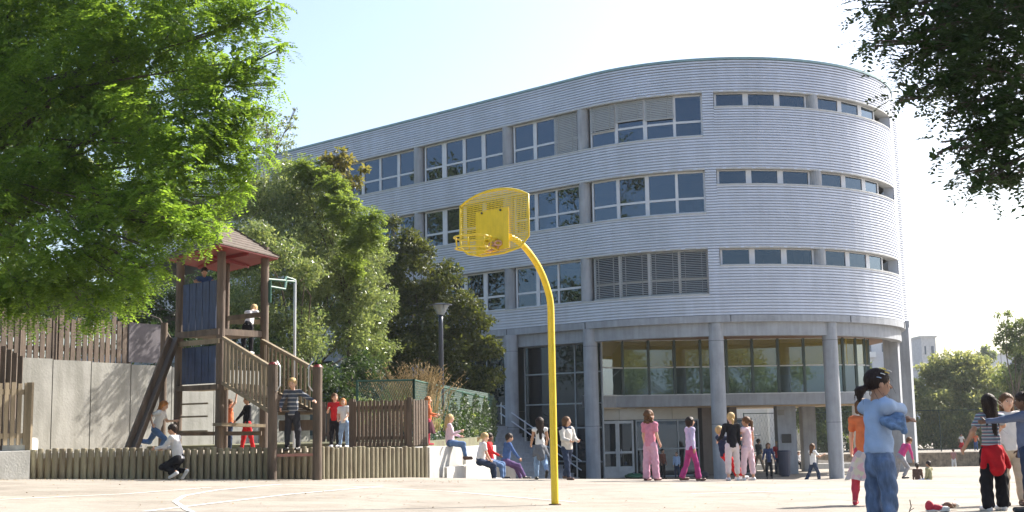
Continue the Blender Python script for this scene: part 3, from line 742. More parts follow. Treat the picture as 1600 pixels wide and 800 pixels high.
bar('cross_beam', v(T1 + off, 1.9), v(T2 + off, 1.9), .06, .10, M_wood); bar('cross_beam', v(T2, 2.98), v(T3, 2.98), .05, .12, M_wood)
bar('cross_beam', v(T1 + off, 1.0), v(T3 + off * 2, .98), .05, .08, M_wood); bar('shelf', v(T2 + off * 1.8 , 1.17), v(T3 + off * 2.4, 1.13), .28, .06, M_woodl)
bar('cross_beam', v(T4, 3.4), v(T3, 3.4), .04, .1, M_woodl); bar('cross_beam', v(T1, 3.98), v(T4, 3.98), .04, .1, M_wood)
lx = at(324, 650, 24.9)[:2]; bar('ladder_post', v(lx, .6), v(lx, 1.9), .08, .08, M_woodl)
for py in (631, 651, 674): z = at(300, py, 25.1)[2]; bar('rung', v(T1, z), v(lx, z), .03, .035, M_woodl)
# slide on the left
s_top = at(272, 528, 25.3); s_bot = at(203, 692, 24.3); s_bot[2] = .64
SLD = empty('slide', tuple(s_bot), 'dark wooden slide plank leaning on the left of the play tower', 'slide')
dn = np.array([.5, .86, 0]); 
for sgn, nm in ((-1, 'side_board'), (1, 'side_board')):
    MB().beam(s_bot + dn * .11 * sgn, s_top + dn * .11 * sgn, .045, .12).build(nm, M_wood, SLD)
MB().beam(s_bot + (0, 0, .03), s_top + (0, 0, .0), .20, .03).build('slide_bed', pmat('slide_bed', (.12, .10, .09), .5), SLD)
# sloping bridge with balustrades to the front posts
def balus(a_top, b_top, a_bot, b_bot, n):
    top = MB().beam(a_top, b_top, .07, .06).build('top_rail', M_woodl, TW); MB().beam(a_bot, b_bot, .05, .07).build('bottom_rail', M_woodl, TW)
    mb = MB(); 
    for i in range(n):
        f = (i + .5) / n; p = a_top + (b_top - a_top) * f; q_ = a_bot + (b_bot - a_bot) * f; d = b_top - a_top; L = np.linalg.norm(d[:2])
        mb.beam(q_ + (0, 0, -.02), (q_[0], q_[1], p[2] - .02), .072, .025, up=(d[1] / L, -d[0] / L, 0))
    mb.build('balusters', M_woodl, TW)
fa_, fb_ = at(349, 528, 24.5), at(424, 574, 23.3); ga, gb = at(349, 598, 24.5), at(424, 644, 23.3)
ga[:2] = fa_[:2]; gb[:2] = fb_[:2]; balus(fa_, fb_, ga, gb, 12)
ha, hb = at(410, 532, 25.4), at(494, 578, 23.5); ia, ib = at(410, 602, 25.4), at(494, 645, 23.5); ia[:2] = ha[:2]; ib[:2] = hb[:2]; balus(ha, hb, ia, ib, 13)
mb = MB(); NB = 14
for i in range(NB):
    f = (i + .5) / NB; mb.beam(ga + (gb - ga) * f, ia + (ib - ia) * f, .13, .03)
mb.build('bridge_deck', M_wood, TW)
bar('landing_board', v(Q1 + (0, .52), gb[2] - .02), v(Q2 + (0, .52), gb[2] - .02), .30, .06, M_woodl); bar('landing_board', v(Q1 + (0, .62), gb[2] - .25), v(Q2 + (0, .62), gb[2] - .25), .06, .2, M_wood)
z = at(460, 711, 23.3)[2]; bar('rung', v(Q1, z), v(Q2, z), .06, .05, pmat('worn_rung', (.30, .14, .11), .7)); 
a = at(438, 700, 23.95)[:2]; b_ = at(484, 700, 24.05)[:2]
for p in (a, b_): bar('brace_post', v(p, .1), v(p, gb[2] - .05), .12, .1, M_wood)
# steel grips
for p in (Q1, Q2):
    s_ = .1 if p is Q1 else -.1; MB().tube([(p[0] + s_ * .8, p[1] - .05, 1.75), (p[0] + s_ * 1.5, p[1] - .1, 1.85), (p[0] + s_ * 1.5, p[1] - .1, 2.2), (p[0] + s_ * .8, p[1] - .05, 2.3)], .014, 6).build('hand_grip', M_steel, TW)
# rear walkway
z = 2.62; bar('deck', v(at(352, 560, 26.9), z), v(at(418, 560, 27.2), z), .6, .07, M_wood)
for px in (356, 415): p = at(px, 560, 27.0); bar('ladder_post', v(p, .6), v(p, 3.5), .08, .08, M_wood)
p, q_ = at(350, 503, 27.15), at(416, 503, 27.3); bar('cross_beam', p, q_, .05, .10, M_woodl)
# pole with green curved arm
FPm = empty('firefighter_pole', v(at(461, 690, 27), .62), 'grey sliding pole with green curved top arms right of the tower', 'pole')
pt = at(461, 438, 27); MB().tube([(pt[0], pt[1], .6), pt], .03, 10).build('pole', M_steel, FPm)
mb = MB(); 
for dz in (0, -.14 ):
    g0 = v(T3, at(412, 436, 25.5)[2] + dz); mb.tube([g0, (g0[0] + .3, g0[1] + .6, g0[2] + .03 + dz * .3), (pt[0] - .15, pt[1] - .25, pt[2] + .04 + dz * .6), (pt[0], pt[1], pt[2] + dz * .2)], .028, 8)
mb.beam((T3[0] + .08, T3[1], g0[2] + .1), (T3[0] + .08, T3[1], g0[2] - .35), .1, .06, up=(0, 1, 0)); mb.build('arm', M_green, FPm)

# ------------------------------------------------------------ basketball goal
bb = at(867, 778, 15.6); bb[2] = float(gz(bb[0], bb[1]))
GO = empty('basketball_goal', tuple(bb), 'bright yellow basketball goal with a curved pole and perforated board', 'basketball goal')
n2 = np.array([-.68, -.733]); mperp = np.array([.733, -.68])
def onplane(px, py):
    r = ray(px, py); t = np.dot(bb[:2], mperp) / np.dot(r[:2], mperp); p = r * t; p[2] += CAMZ; return p
pp = [bb + (0, 0, -.05), bb + (0, 0, .6), bb + (0, 0, 1.1)]
pth = [onplane(*q_) for q_ in [(862.3, 500), (860, 475), (857, 458), (848, 431), (836, 408), (822, 389), (808, 376), (796, 370)]]
for q_ in pth[:1]: q_[:2] = bb[:2]
pp += pth; 
# smooth the path
from mathutils import geometry as _g
def catmull(P, k=4):
    P = [np.array(p) for p in P]; out = []
    for i in range(len(P) - 1):
        p0 = P[max(0, i - 1)]; p1 = P[i]; p2 = P[i + 1]; p3 = P[min(len(P) - 1, i + 2)]
        for j in range(k):
            t = j / k; out.append(.5 * ((2 * p1) + (-p0 + p2) * t + (2 * p0 - 5 * p1 + 4 * p2 - p3) * t * t + (-p0 + 3 * p1 - 3 * p2 + p3) * t ** 3))
    out.append(P[-1]); return out
cpts = catmull(pp); MB().tube(cpts, [.046 - .008 * i / len(cpts) for i in range(len(cpts))], 16).build('pole', M_yel, GO, smooth=True)
MB().tube([(bb[0], bb[1], bb[2] - .02), (bb[0], bb[1], bb[2] + .012)], [.085, .075], 14).build('ground_sleeve', pmat('rusty_sleeve', (.10, .06, .04), .9, var=.4, nscale=20), GO)
bd = pth[-1][:2] + n2 * .16; bcz = at(771, 345, bd[1])[2]; bs = bd[1] / FOC
# board outline in (u,z): u along mperp (to the right in picture)
hw = 55 * bs / .735; u0c = 0
top = at(771, 295, bd[1])[2] - bcz; bot = at(771, 396, bd[1])[2] - bcz
ctr = onplane(771, 345)[:2] * 0 + bd
outl = []
r_s = at(771, 345, bd[1])[:2]; 
# centre board so that it projects at px 771
uu = (r_s[0] - bd[0]) / (mperp[0] + 1e-9); cb = bd + mperp * uu
zsid = top - .13
for i in range(13):
    a = -1 + 2 * i / 12; outl.append((hw * a, zsid + (top - zsid) * (1 - abs(a) ** 2.2)))
outl = [(-hw, zsid)] + outl[1:-1] + [(hw, zsid), (hw, bot + .16), (hw * .75, bot + .04), (hw * .3, bot), (-hw * .35, bot), (-hw * .78, bot + .05), (-hw, bot + .14)]
def b3(u, z, o=0.0): p = cb + mperp * u + n2 * o; return (p[0], p[1], bcz + z)
def slab(mb, poly, o0, o1):
    n = len(poly); V = [b3(u, z, o0) for u, z in poly] + [b3(u, z, o1) for u, z in poly]
    mb.add(V, [tuple(range(n)), tuple(range(2 * n - 1, n - 1, -1))] + [(i, n + i, n + (i + 1) % n, (i + 1) % n) for i in range(n)])
M_perf = bpy.data.materials.new('perforated_yellow'); M_perf.use_nodes = True; t = M_perf.node_tree; b = t.nodes['Principled BSDF']
b.inputs['Base Color'].default_value = (.78, .55, .03, 1); b.inputs['Roughness'].default_value = .4
tc = t.nodes.new('ShaderNodeTexCoord'); mp = t.nodes.new('ShaderNodeMapping'); mp.inputs['Rotation'].default_value = (0, 0, -atan2(mperp[1], mperp[0])); mp.inputs['Scale'].default_value = (42, 42, 42)
t.links.new(tc.outputs['Object'], mp.inputs[0]); sx = t.nodes.new('ShaderNodeSeparateXYZ'); t.links.new(mp.outputs[0], sx.inputs[0])
def mth(op, a, b_=None):
    m = t.nodes.new('ShaderNodeMath'); m.operation = op
    for i, v_ in enumerate((a, b_)):
        if v_ is None: continue
        if isinstance(v_, (int, float)): m.inputs[i].default_value = v_
        else: t.links.new(v_, m.inputs[i])
    return m.outputs[0]
fx = mth('SUBTRACT', mth('FRACT', sx.outputs[0]), .5); fz = mth('SUBTRACT', mth('FRACT', sx.outputs[2]), .5)
rr_ = mth('ADD', mth('MULTIPLY', fx, fx), mth('MULTIPLY', fz, fz)); hole = mth('LESS_THAN', rr_, .11)
mx = t.nodes.new('ShaderNodeMixShader'); tp = t.nodes.new('ShaderNodeBsdfTransparent'); t.links.new(hole, mx.inputs[0]); t.links.new(b.outputs[0], mx.inputs[1]); t.links.new(tp.outputs[0], mx.inputs[2])
t.links.new(mx.outputs[0], t.nodes['Material Output'].inputs[0])
mb = MB(); n = len(outl); mb.add([b3(u, z, 0) for u, z in outl], [tuple(range(n))]); bo = mb.build('backboard', M_perf, GO)
mb = MB(); mb.tube([b3(u, z) for u, z in outl] + [b3(*outl[0])], .014, 8); mb.build('board_rim', M_yel, bo, smooth=True)
mb = MB(); slab(mb, [(-hw * .50, bot + .02), (hw * .46, bot + .05), (hw * .46, top - .25), (-hw * .50, top - .25)], .006, .018)
for u, z in ((-hw * .3, top - .27), (hw * .25, top - .27)): p = np.array(b3(u, z, .03)); mb.mat(1).ell(p, (.014, .014, .014), 8, 5); mb.mat(0)
mb.build('target_panel', [M_yel, M_dark], bo)
rm = MB(); rb = MB(); RR = .225; rcn = cb + n2 * (.14 + RR); zr = bcz + bot + .17
for dz, r_ in ((0, RR), (-.13, RR * .92)):
    rm.tube([(rcn[0] + r_ * cos(2 * pi * i / 28), rcn[1] + r_ * sin(2 * pi * i / 28), zr + dz) for i in range(29)], .011, 8, cap=False)
for i in range(0, 28, 4):
    a = 2 * pi * i / 28; rm.tube([(rcn[0] + RR * cos(a), rcn[1] + RR * sin(a), zr), (rcn[0] + RR * .92 * cos(a), rcn[1] + RR * .92 * sin(a), zr - .13)], .008, 6)
for u in (-.09, .09): rm.tube([b3(u, zr - bcz, .01), b3(u, zr - bcz, .16)], .012, 6); rm.tube([b3(u, zr - bcz - .13, .01), b3(u, zr - bcz - .1, .16)], .012, 6)
rm.build('rim', M_yel, GO, smooth=True)
for u, z in ((.0, -.06), (.05, -.09), (.1, -.05), (-.04, -.10)): 
    p = np.array(b3(u + .02, zr - bcz + z, .05)); rb.tube([p + np.array([.04 * cos(k * .8), .0, .03 * sin(k * .8)]) for k in range(9)], .012, 5)
rb.build('net_remnant', pmat('faded_cord', (.62, .36, .26), .8, var=.3, nscale=30), GO)

# ------------------------------------------------------------ street lamp
lp = at(690, 640, 33.0); LA = empty('street_lamp', (lp[0], lp[1], .72), 'dark blue street lamp post with an upward conical glass head', 'street lamp')
zt = at(690, 492, 33)[2]; MB().tube([(lp[0], lp[1], .7), (lp[0], lp[1], zt - .25), (lp[0], lp[1], zt)], [.075, .06, .055], 14).build('pole', M_dark, LA, smooth=True)
MB().tube([(lp[0], lp[1], zt), (lp[0], lp[1], zt + .25)], [.09, .235], 20, cap=False).build('glass_cone', glassmat('lamp_glass', tint=(.8, .85, .85), trans=.65, base=(.6, .62, .62)), LA, smooth=True)
MB().tube([(lp[0], lp[1], zt + .25), (lp[0], lp[1], zt + .275), (lp[0], lp[1], zt + .31)], [.31, .31, .1], 24).build('lamp_cap', M_dark, LA)
mb = MB(); mb.cyl(lp[:2], .05, zt, zt + .12, 10)
for k in range(4): a = k * pi / 2 + .4; mb.tube([(lp[0] + .06 * cos(a), lp[1] + .06 * sin(a), zt), (lp[0] + .25 * cos(a), lp[1] + .25 * sin(a), zt + .26)], .008, 5)
mb.build('lamp_bracket', M_dark, LA)

# ------------------------------------------------------------ small ground objects
def shoe(name, px, py, d, ang, m, label, lie=False):
    p = at(px, py, d); z = float(gz(p[0], p[1])); R_ = rz(ang); mb = MB()
    if lie: R_ = R_ @ np.array([[1, 0, 0], [0, .2, -.98], [0, .98, .2]])
    f = lambda v_: tuple(R_ @ np.array(v_) + np.array([p[0], p[1], z + (.05 if lie else 0)]))
    e = empty(name, (p[0], p[1], z), label, 'shoe')
    mb.ell(f((.10, 0, .012)), (.075, .04, .014), 14, 6, R=R_); mb.ell(f((-.03, 0, .012)), (.08, .036, .014), 14, 6, R=R_); mb.build('sole', M_white, e, smooth=True)
    mb = MB(); mb.ell(f((-.06, 0, .06)), (.05, .036, .065), 14, 8, R=R_); mb.ell(f((.02, 0, .045)), (.07, .036, .036), 14, 8, R=R_); mb.build('upper', m, e, smooth=True)
    mb = MB(); mb.ell(f((.11, 0, .035)), (.055, .036, .026), 12, 6, R=R_); mb.build('toe_cap', M_white, e, smooth=True)
    mb = MB()
    for k in range(4): mb.tube([f((-.0 + k * .02, -.025, .082 - k * .008)), f((.0 + k * .02, .025, .082 - k * .008))], .004, 4)
    mb.build('laces', M_white, e)
shoe('shoe', 1461, 794, 14.4, -.15, pmat('red_canvas', (.50, .03, .06), .7), 'red and white canvas shoe standing upright on the ground')
shoe('shoe', 1480, 793, 14.7, .5, pmat('brown_leather', (.16, .08, .05), .6), 'brown shoe lying on its side beside the red canvas shoe', lie=True)
p = at(1421, 798, 13.6); z = float(gz(p[0], p[1])); mb = MB(); mb.tube([(p[0] - .02, p[1], z), (p[0], p[1], z + .05), (p[0] + .02, p[1], z + .1), (p[0] + .01, p[1], z + .17)], .006, 5); mb.tube([(p[0], p[1], z + .05), (p[0] + .05, p[1], z + .08)], .004, 5)
tag(mb.build('twig', M_bark), 'small brown twig sticking up from the ground near the girl in jeans', 'twig')
# bag, green bag, litter bin
def blob(name, px, py, d, r, m, label, cat, sc2=1.0):
    p = at(px, py, d); z = float(gz(p[0], p[1])); mb = MB(); mb.ell((p[0], p[1], z + r[2] * .9), r, 16, 10)
    V = mb.V[0]; V += .02 * np.sin(V[:, [1, 2, 0]] * 37 + 1.3); e = empty(name, (p[0], p[1], z), label, cat); mb.build('bag_body', m, e, smooth=True)
    MB().tube([(p[0] - r[0] * .4, p[1], z + r[2] * 1.7), (p[0], p[1], z + r[2] * 2.2), (p[0] + r[0] * .4, p[1], z + r[2] * 1.7)], .012, 6).build('strap', M_dark, e)
blob('bag', 1096, 744, 54.2, (.34, .2, .17), pmat('dark_bag', (.03, .025, .04), .7, var=.3), 'dark bag lying in the shade at the foot of the column', 'bag')
blob('bag', 991, 742, 55.6, (.42, .2, .12), pmat('green_bag', (.03, .17, .09), .7, var=.3), 'green bag lying in the shade by the double doors', 'bag')
p = at(1226, 735, 55.0); zb = -1.35; e = empty('litter_bin', (p[0], p[1], zb), 'dark blue litter bin beside the concrete pier under the building', 'bin')
MB().tube([(p[0], p[1], zb + .05), (p[0], p[1], zb + 1.05)], [.24, .29], 16).build('bin_body', pmat('navy_plastic', (.02, .03, .07), .5), e)
MB().tube([(p[0], p[1], zb + 1.06), (p[0], p[1], zb + 1.12)], [.31, .27], 16).build('lid', MC['navy_plastic'], e)
MB().box((p[0], p[1], zb + .025), (.3, .3, .05)).build('foot', MC['navy_plastic'], e)

# ------------------------------------------------------------ far things behind the yard
M_stone = pmat('stone_wall', (.30, .235, .165), .95, var=.5, nscale=4, bump=.8, bscale=12, grime=.2)
tag(MB().beam((13.5, 80.6, -1.75), (62, 80.0, -1.75), .45, 1.25).build('stone_wall', M_stone), 'low brown stone wall at the far side of the yard', 'wall')
def fbuild(name, label, x0, x1, y0, y1, z1, m, floors, cols, group=None, balc=False):
    e = empty(name, ((x0 + x1) / 2, y0, -2), label, 'building', group)
    MB().box(((x0 + x1) / 2, (y0 + y1) / 2, (z1 - 3) / 2), (x1 - x0, y1 - y0, z1 + 3)).build('wall', m, e)
    MB().box(((x0 + x1) / 2, (y0 + y1) / 2, z1 + .15), (x1 - x0 + .4, y1 - y0 + .4, .3)).build('roof_edge', M_concw, e)
    M_w = pmat('far_window', (.10, .12, .15), .2); 
    for f in range(floors):
        for c_ in range(cols):
            x = x0 + (x1 - x0) * (c_ + .5) / cols; z = z1 - 2.0 - f * 3.0; w_ = (x1 - x0) / cols * (.35 if (c_ + f) % 3 else .2)
            MB().box((x, y0 - .02, z), (w_, .1, 1.3)).build('window', M_w, e)
            if balc and c_ % 2 == 0: MB().box((x, y0 - .5, z - 1.1), (w_ * 2, 1.0, .9)).build('balcony', M_white, e)
fbuild('apartment_block', 'pale apartment block far behind the rear column of the school', 46, 62.2, 205, 220, 14.6, pmat('far_render', (.55, .56, .58), .8, var=.05), 5, 6, balc=True)
fbuild('apartment_block', 'pale grey tower block behind the trees right of the school', 64.6, 66.9, 198, 210, 13.7, pmat('far_grey', (.5, .5, .5), .8), 5, 2)
fbuild('house', 'low pale flat roofed house on the hill beyond the yellow tree', 80, 91, 215, 225, 11.6, pmat('far_render', (.55, .56, .58), .8), 3, 5)
# annex seen through the undercroft
AX = empty('annex', (14, 84, -2), 'white sunlit annex with outside stair seen beneath the school', 'building')
MB().box((14.0, 92, 1.2), (14, .4, 6.4)).build('wall', M_white, AX)
for x in (11.9, 15.6, 17.6): MB().box((x, 86, .8), (.55, .55, 5.8)).build('pillar', M_white, AX)
MB().box((13.8, 86, 3.0), (9.5, .8, .5)).build('beam', M_white, AX)
mb = MB()
for i in range(12): mb.box((13.6 + i * .3, 88.5, -2 + i * .19), (.3, 1.8, .08))
mb.build('steps', M_conc, AX)
mb = MB()
for k in range(2): mb.beam((13.4, 87.5, -1.2 + k * .4), (17.2, 87.5, 1.1 + k * .4), .05, .06)
for i in range(9): mb.beam((13.4 + i * .45, 87.5, -2 + i * .27), (13.4 + i * .45, 87.5, -.8 + i * .27), .04, .04, up=(0, 1, 0))
mb.build('railing', M_steel, AX)
mb = MB(); 
for k in range(3): mb.box((20.2 + k * .02, 74, -1.75 + .0), (6.5, .45, .45))
b_ = MB(); b_.box((17.8, 76.5, -1.78), (8.5, .5, .45)); tag(b_.build('low_wall', M_concw), 'low pale concrete seat wall behind the columns', 'wall')
FG = empty('sports_fence', (30, 82, -1.1), 'dark green wire fence above the stone wall in front of the trees', 'fence')
mb = MB()
for i in range(12): mb.cyl((15 + i * 3.2, 82.5), .04, -1.2, 1.6, 8)
mb.build('posts', pmat('dark_green_wire', (.012, .035, .025), .7), FG)
mb = MB()
for z in (1.55,): mb.tube([(15, 82.5, z), (50.2, 82.5, z)], .03, 6)
for i in range(170): mb.tube([(15 + i * .2, 82.5, -1.1), (15.0 + i * .2 + .9, 82.5, 1.55)], .004, 3, cap=False); mb.tube([(15.9 + i * .2, 82.5, -1.1), (15.0 + i * .2, 82.5, 1.55)], .004, 3, cap=False)
mb.build('wire_mesh', MC['dark_green_wire'], FG)

# dry leaves blown over the yard
n = 900; r_ = np.random.default_rng(5); X = r_.uniform(-11, 9, n); Y = 13 + r_.random(n) ** 1.3 * 12
near = r_.random(n) < .5; X[near] = r_.uniform(-9, -1, near.sum()); Y[near] = 21.2 + (X[near] + 9) * .25 + r_.normal(0, .35, near.sum())
P = np.stack([X, Y, gz(X, Y) + .008], 1); a = r_.uniform(0, 6.28, n); D = np.stack([np.cos(a), np.sin(a), r_.uniform(0, .4, n)], 1)
Sx = np.stack([-np.sin(a), np.cos(a), r_.uniform(-.3, .3, n)], 1); L = r_.uniform(.015, .045, n)[:, None]
V = np.stack([P, P + D * L * .5 + Sx * L * .3, P + D * L, P + D * L * .5 - Sx * L * .3], 1).reshape(-1, 3)
tag(mkmesh('fallen_leaves', V, np.arange(4 * n).reshape(n, 4), pmat('dry_leaf', (.24, .17, .07), .9, var=.5, nscale=2), origin=(0, 0, 0)), kind='stuff')
# ------------------------------------------------------------ trees
def unit(v_): return v_ / (np.linalg.norm(v_, axis=1, keepdims=True) + 1e-9)
def rdir(n): return unit(rng.normal(size=(n, 3)))
def quads(P, D, N_, L, Wd):
    D = unit(D); Sx = unit(np.cross(D, N_)); L = np.asarray(L).reshape(-1, 1); Wd = np.asarray(Wd).reshape(-1, 1)
    N2 = np.cross(Sx, D)
    V = np.stack([P, P + D * L * .45 + Sx * Wd * .5 + N2 * Wd * .12, P + D * L, P + D * L * .45 - Sx * Wd * .5 + N2 * Wd * .12], 1).reshape(-1, 3)
    return V
def sample_clumps(clumps, n, sub=9, subr=.36, shell=.55):
    """positions and outward directions of n leaves spread through uneven clumps"""
    vol = np.array([c[3] ** 2.2 for c in clumps]); pr = vol / vol.sum(); P = []; O = []
    cnt = rng.multinomial(n, pr)
    for (x, y, z, r), k in zip(clumps, cnt):
        if k == 0: continue
        m = max(5, int(sub * (1 + r))); sd = rdir(m); sr = r * (shell + (1 - shell) * rng.random((m, 1)) ** .6) * rng.uniform(.75, 1.12, (m, 1))
        sc = np.array([x, y, z]) + sd * sr * np.array([1, 1, .9]); rs = r * subr * rng.uniform(.55, 1.35, m)
        w_ = rs ** 2; w_ /= w_.sum(); j = rng.choice(m, k, p=w_); dd = rdir(k); rad = rng.random((k, 1)) ** .45
        p = sc[j] + dd * rad * rs[j][:, None] * np.array([1, 1, .75]); P.append(p); O.append(unit(p - np.array([x, y, z]) + dd * r * .3))
    return np.concatenate(P), np.concatenate(O)
def limbs(mb, base, fork, clumps, r0, gr=True, twig=3):
    base = np.array(base, float); fork = np.array(fork, float)
    mid = (base + fork) / 2 + np.array([.06, .04, 0]) * r0 * 6
    mb.tube([base - (0, 0, .3), base + (fork - base) * .02, mid, fork], [r0 * 1.35, r0 * 1.12, r0 * .9, r0 * .7], 10)
    for (x, y, z, r) in clumps:
        c_ = np.array([x, y, z]); L = np.linalg.norm(c_ - fork); st = fork + (base - fork) * random.uniform(0, .25)
        m1 = st + (c_ - st) * .5 + np.array([random.uniform(-.1, .1), random.uniform(-.1, .1), .12]) * L
        rr0 = min(r0 * .5, .006 + r * .022 + L * .004); mb.tube([st, m1, c_], [rr0, rr0 * .5, rr0 * .2], 6)
        for k in range(twig):
            e = c_ + np.array(rdir(1)[0]) * r * .8; mb.tube([m1 + (c_ - m1) * .7, (c_ + e) / 2 + (0, 0, .05 * r), e], [rr0 * .3, rr0 * .2, rr0 * .05], 5)
def pxclumps(L): 
    out = []
    for (px, py, r, d) in L: p = at(px, py, d); out.append((p[0], p[1], p[2], r * d / FOC))
    return out
def tree(name, label, cat, clumps, n, ls, mat, base, fork, r0, frond=False, group=None, lw=.5, droop=.35, sub=9, subr=.36, core=0, shell=.55, twig=3, bark=None):
    e = empty(name, tuple(base), label, cat, group)
    P, O = sample_clumps(clumps, n, sub, subr, shell)
    if frond:
        LF = ls; D = unit(O + rdir(n) * .55 + np.array([0, 0, -droop])); up = unit(np.array([0, 0, 1.]) + rdir(n) * .45)
        Sx = unit(np.cross(D, up)); K = 7; Vs = []
        for i in range(K):
            t = (i + .6) / K; ctr = P + D * LF * t + np.array([0, 0, -1.]) * (LF * .28 * t * t)
            for sg in (-1, 1):
                dd = Sx * sg + D * .30 + rdir(n) * .22; nn_ = up + rdir(n) * .55
                sz = LF * .30 * (1 - .35 * abs(t - .5)) * rng.uniform(.8, 1.2, n); Vs.append(quads(ctr, dd, nn_, sz, sz * .50))
        V = np.concatenate([v_.reshape(n, 4, 3) for v_ in Vs], 1).reshape(-1, 3)
    else:
        D = unit(O * .6 + rdir(n) + np.array([0, 0, -droop])); nn_ = unit(np.array([0, 0, .7]) + rdir(n)); sz = ls * rng.uniform(.65, 1.35, n)
        V = quads(P, D, nn_, sz, sz * lw)
    if core:
        Pc, Oc = sample_clumps([(x, y, z, r * .7) for x, y, z, r in clumps], core, sub, subr * 1.3, .2); s_ = (ls * .38 if frond else ls * 1.2) * rng.uniform(.7, 1.3, core)
        V = np.concatenate([V, quads(Pc, rdir(core), rdir(core), s_, s_ * .7)])
    m = len(V) // 4; mkmesh('crown', V, np.arange(m * 4).reshape(m, 4), mat, e)
    mb = MB(); limbs(mb, base, fork, clumps, r0, twig=twig); mb.build('trunk', bark or M_bark, e, smooth=True)
    return e
LM_rob = leafmat('robinia_leaf', (.080, .150, .030), (.28, .46, .045), tr=.48, hue=.35)
LM_robd = leafmat('robinia_leaf_backlit', (.028, .06, .015), (.05, .11, .018), tr=.25, hue=.3)  # darker copy of the robinia leaf, backlit shade put into its colour
LM_gray = leafmat('oleaster_leaf', (.13, .175, .085), (.27, .36, .11), tr=.4, hue=.45, rough=.28)
LM_brt = leafmat('bright_leaf', (.08, .125, .03), (.27, .38, .06), tr=.5, hue=.3)
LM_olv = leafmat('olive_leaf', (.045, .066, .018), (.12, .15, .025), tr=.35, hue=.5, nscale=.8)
LM_drk = leafmat('hedge_leaf', (.03, .055, .022), (.07, .13, .03), tr=.3, hue=.35)
LM_yel = leafmat('autumn_leaf', (.17, .21, .10), (.34, .38, .13), tr=.45, hue=.35, nscale=.5)
LM_mid = leafmat('mid_leaf', (.10, .145, .06), (.26, .34, .09), tr=.35, hue=.4, nscale=.5)
LM_brn = leafmat('tip_leaf', (.13, .13, .045), (.28, .27, .06), tr=.4, hue=.3)

c1 = pxclumps([(60, 90, 160, 17), (190, 80, 140, 16.5), (310, 60, 85, 16), (385, 35, 48, 16), (130, 240, 140, 16), (265, 200, 100, 15.5), (340, 160, 65, 15.5), (395, 175, 34, 15.6), (405, 235, 24, 15.7), (375, 285, 26, 15.7), (345, 310, 30, 15.5), (430, 130, 16, 15.8),
     (60, 390, 115, 15), (165, 385, 85, 15), (265, 310, 75, 15), (325, 250, 52, 15.5), (365, 225, 30, 15.6), (205, 448, 32, 14.5), (50, 465, 48, 15), (125, 470, 36, 14.8), (280, 352, 30, 14.8), (325, 335, 24, 15),
     (10, 280, 140, 16.5), (425, 14, 24, 16), (440, 76, 20, 15.8), (400, 110, 30, 15.8), (375, 95, 40, 15.7), (-80, 200, 170, 17), (-70, 400, 110, 16), (100, -90, 170, 17), (300, -70, 110, 17), (-100, -60, 180, 18), (300, 360, 28, 14.6), (240, 392, 26, 14.6), (335, 352, 14, 14.5), (275, 345, 32, 14.6), (225, 420, 34, 14.5), (160, 470, 34, 14.8), (332, 372, 16, 14.9), (228, 470, 14, 14.4)])
tree('robinia_tree', 'large bright green feathery tree filling the upper left above the playground', 'tree', c1, 30000, .19, LM_rob, (-9.6, 18.5, .3), (-8.3, 17.6, 4.2), .26, frond=True, core=26000, sub=12, subr=.33, droop=.4)
c6 = pxclumps([(1560, 30, 95, 10.5), (1470, 25, 62, 10.5), (1410, 5, 36, 10.4), (1445, 85, 40, 10.2), (1395, 60, 24, 10.2), (1362, 68, 18, 10.1), (1372, 30, 22, 10.3), (1352, 8, 16, 10.4), (1500, 75, 50, 10.3), (1480, 180, 16, 10), (1560, 175, 40, 10.1), (1515, 205, 18, 10), (1465, 240, 12, 9.8), (1500, 275, 16, 9.8), (1430, 140, 26, 10), (1405, 158, 12, 9.9), (1480, 130, 42, 10), (1550, 120, 70, 10.2),
     (1590, 190, 62, 10), (1555, 235, 42, 10), (1520, 250, 26, 9.9), (1495, 232, 14, 9.8), (1475, 222, 8, 9.8), (1540, 285, 22, 9.8), (1575, 275, 35, 10), (1515, 296, 9, 9.8), (1505, 165, 18, 9.9)])
c6 += [(6.0, 11.5, 6.3, 1.5), (7.3, 12.3, 5.2, 1.6), (5.5, 13.2, 7.6, 1.6), (7.5, 13.5, 7.4, 2.0), (6.3, 12.0, 9.0, 1.8), (8.2, 14.5, 5.6, 1.7), (5.8, 10.2, 5.2, 1.2), (8.8, 12, 9, 1.8), (4.6, 11.6, 5.9, .9), (5.2, 12.4, 6.6, 1.2), (6.9, 15.0, 9.4, 1.8)]  # unseen crown added out of frame to shade the hanging branches
c6 = [c for c in c6]
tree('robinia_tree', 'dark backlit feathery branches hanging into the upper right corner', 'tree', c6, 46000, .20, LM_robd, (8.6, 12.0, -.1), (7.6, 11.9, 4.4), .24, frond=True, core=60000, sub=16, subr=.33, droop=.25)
c2 = pxclumps([(430, 340, 55, 36), (470, 310, 48, 36), (512, 345, 50, 36), (540, 410, 48, 36), (450, 420, 75, 35), (520, 470, 58, 36), (400, 480, 58, 34), (465, 520, 55, 34), (562, 455, 30, 36), (392, 400, 55, 35),
     (400, 300, 34, 36), (545, 525, 40, 36), (445, 270, 26, 37), (440, 392, 30, 30.5), (402, 365, 24, 30.5), (478, 425, 28, 31), (575, 500, 34, 37), (580, 440, 26, 38), (590, 545, 34, 38), (592, 400, 24, 38), (570, 385, 26, 38), (600, 470, 26, 39), (500, 400, 50, 37)])
b0 = at(470, 640, 36); tree('oleaster_tree', 'grey green glittering small leaved tree behind the play tower', 'tree', c2, 60000, .095, LM_gray, (b0[0], b0[1], .7), (b0[0], b0[1], 2.6), .14, lw=.45, core=9000, sub=18, subr=.4)
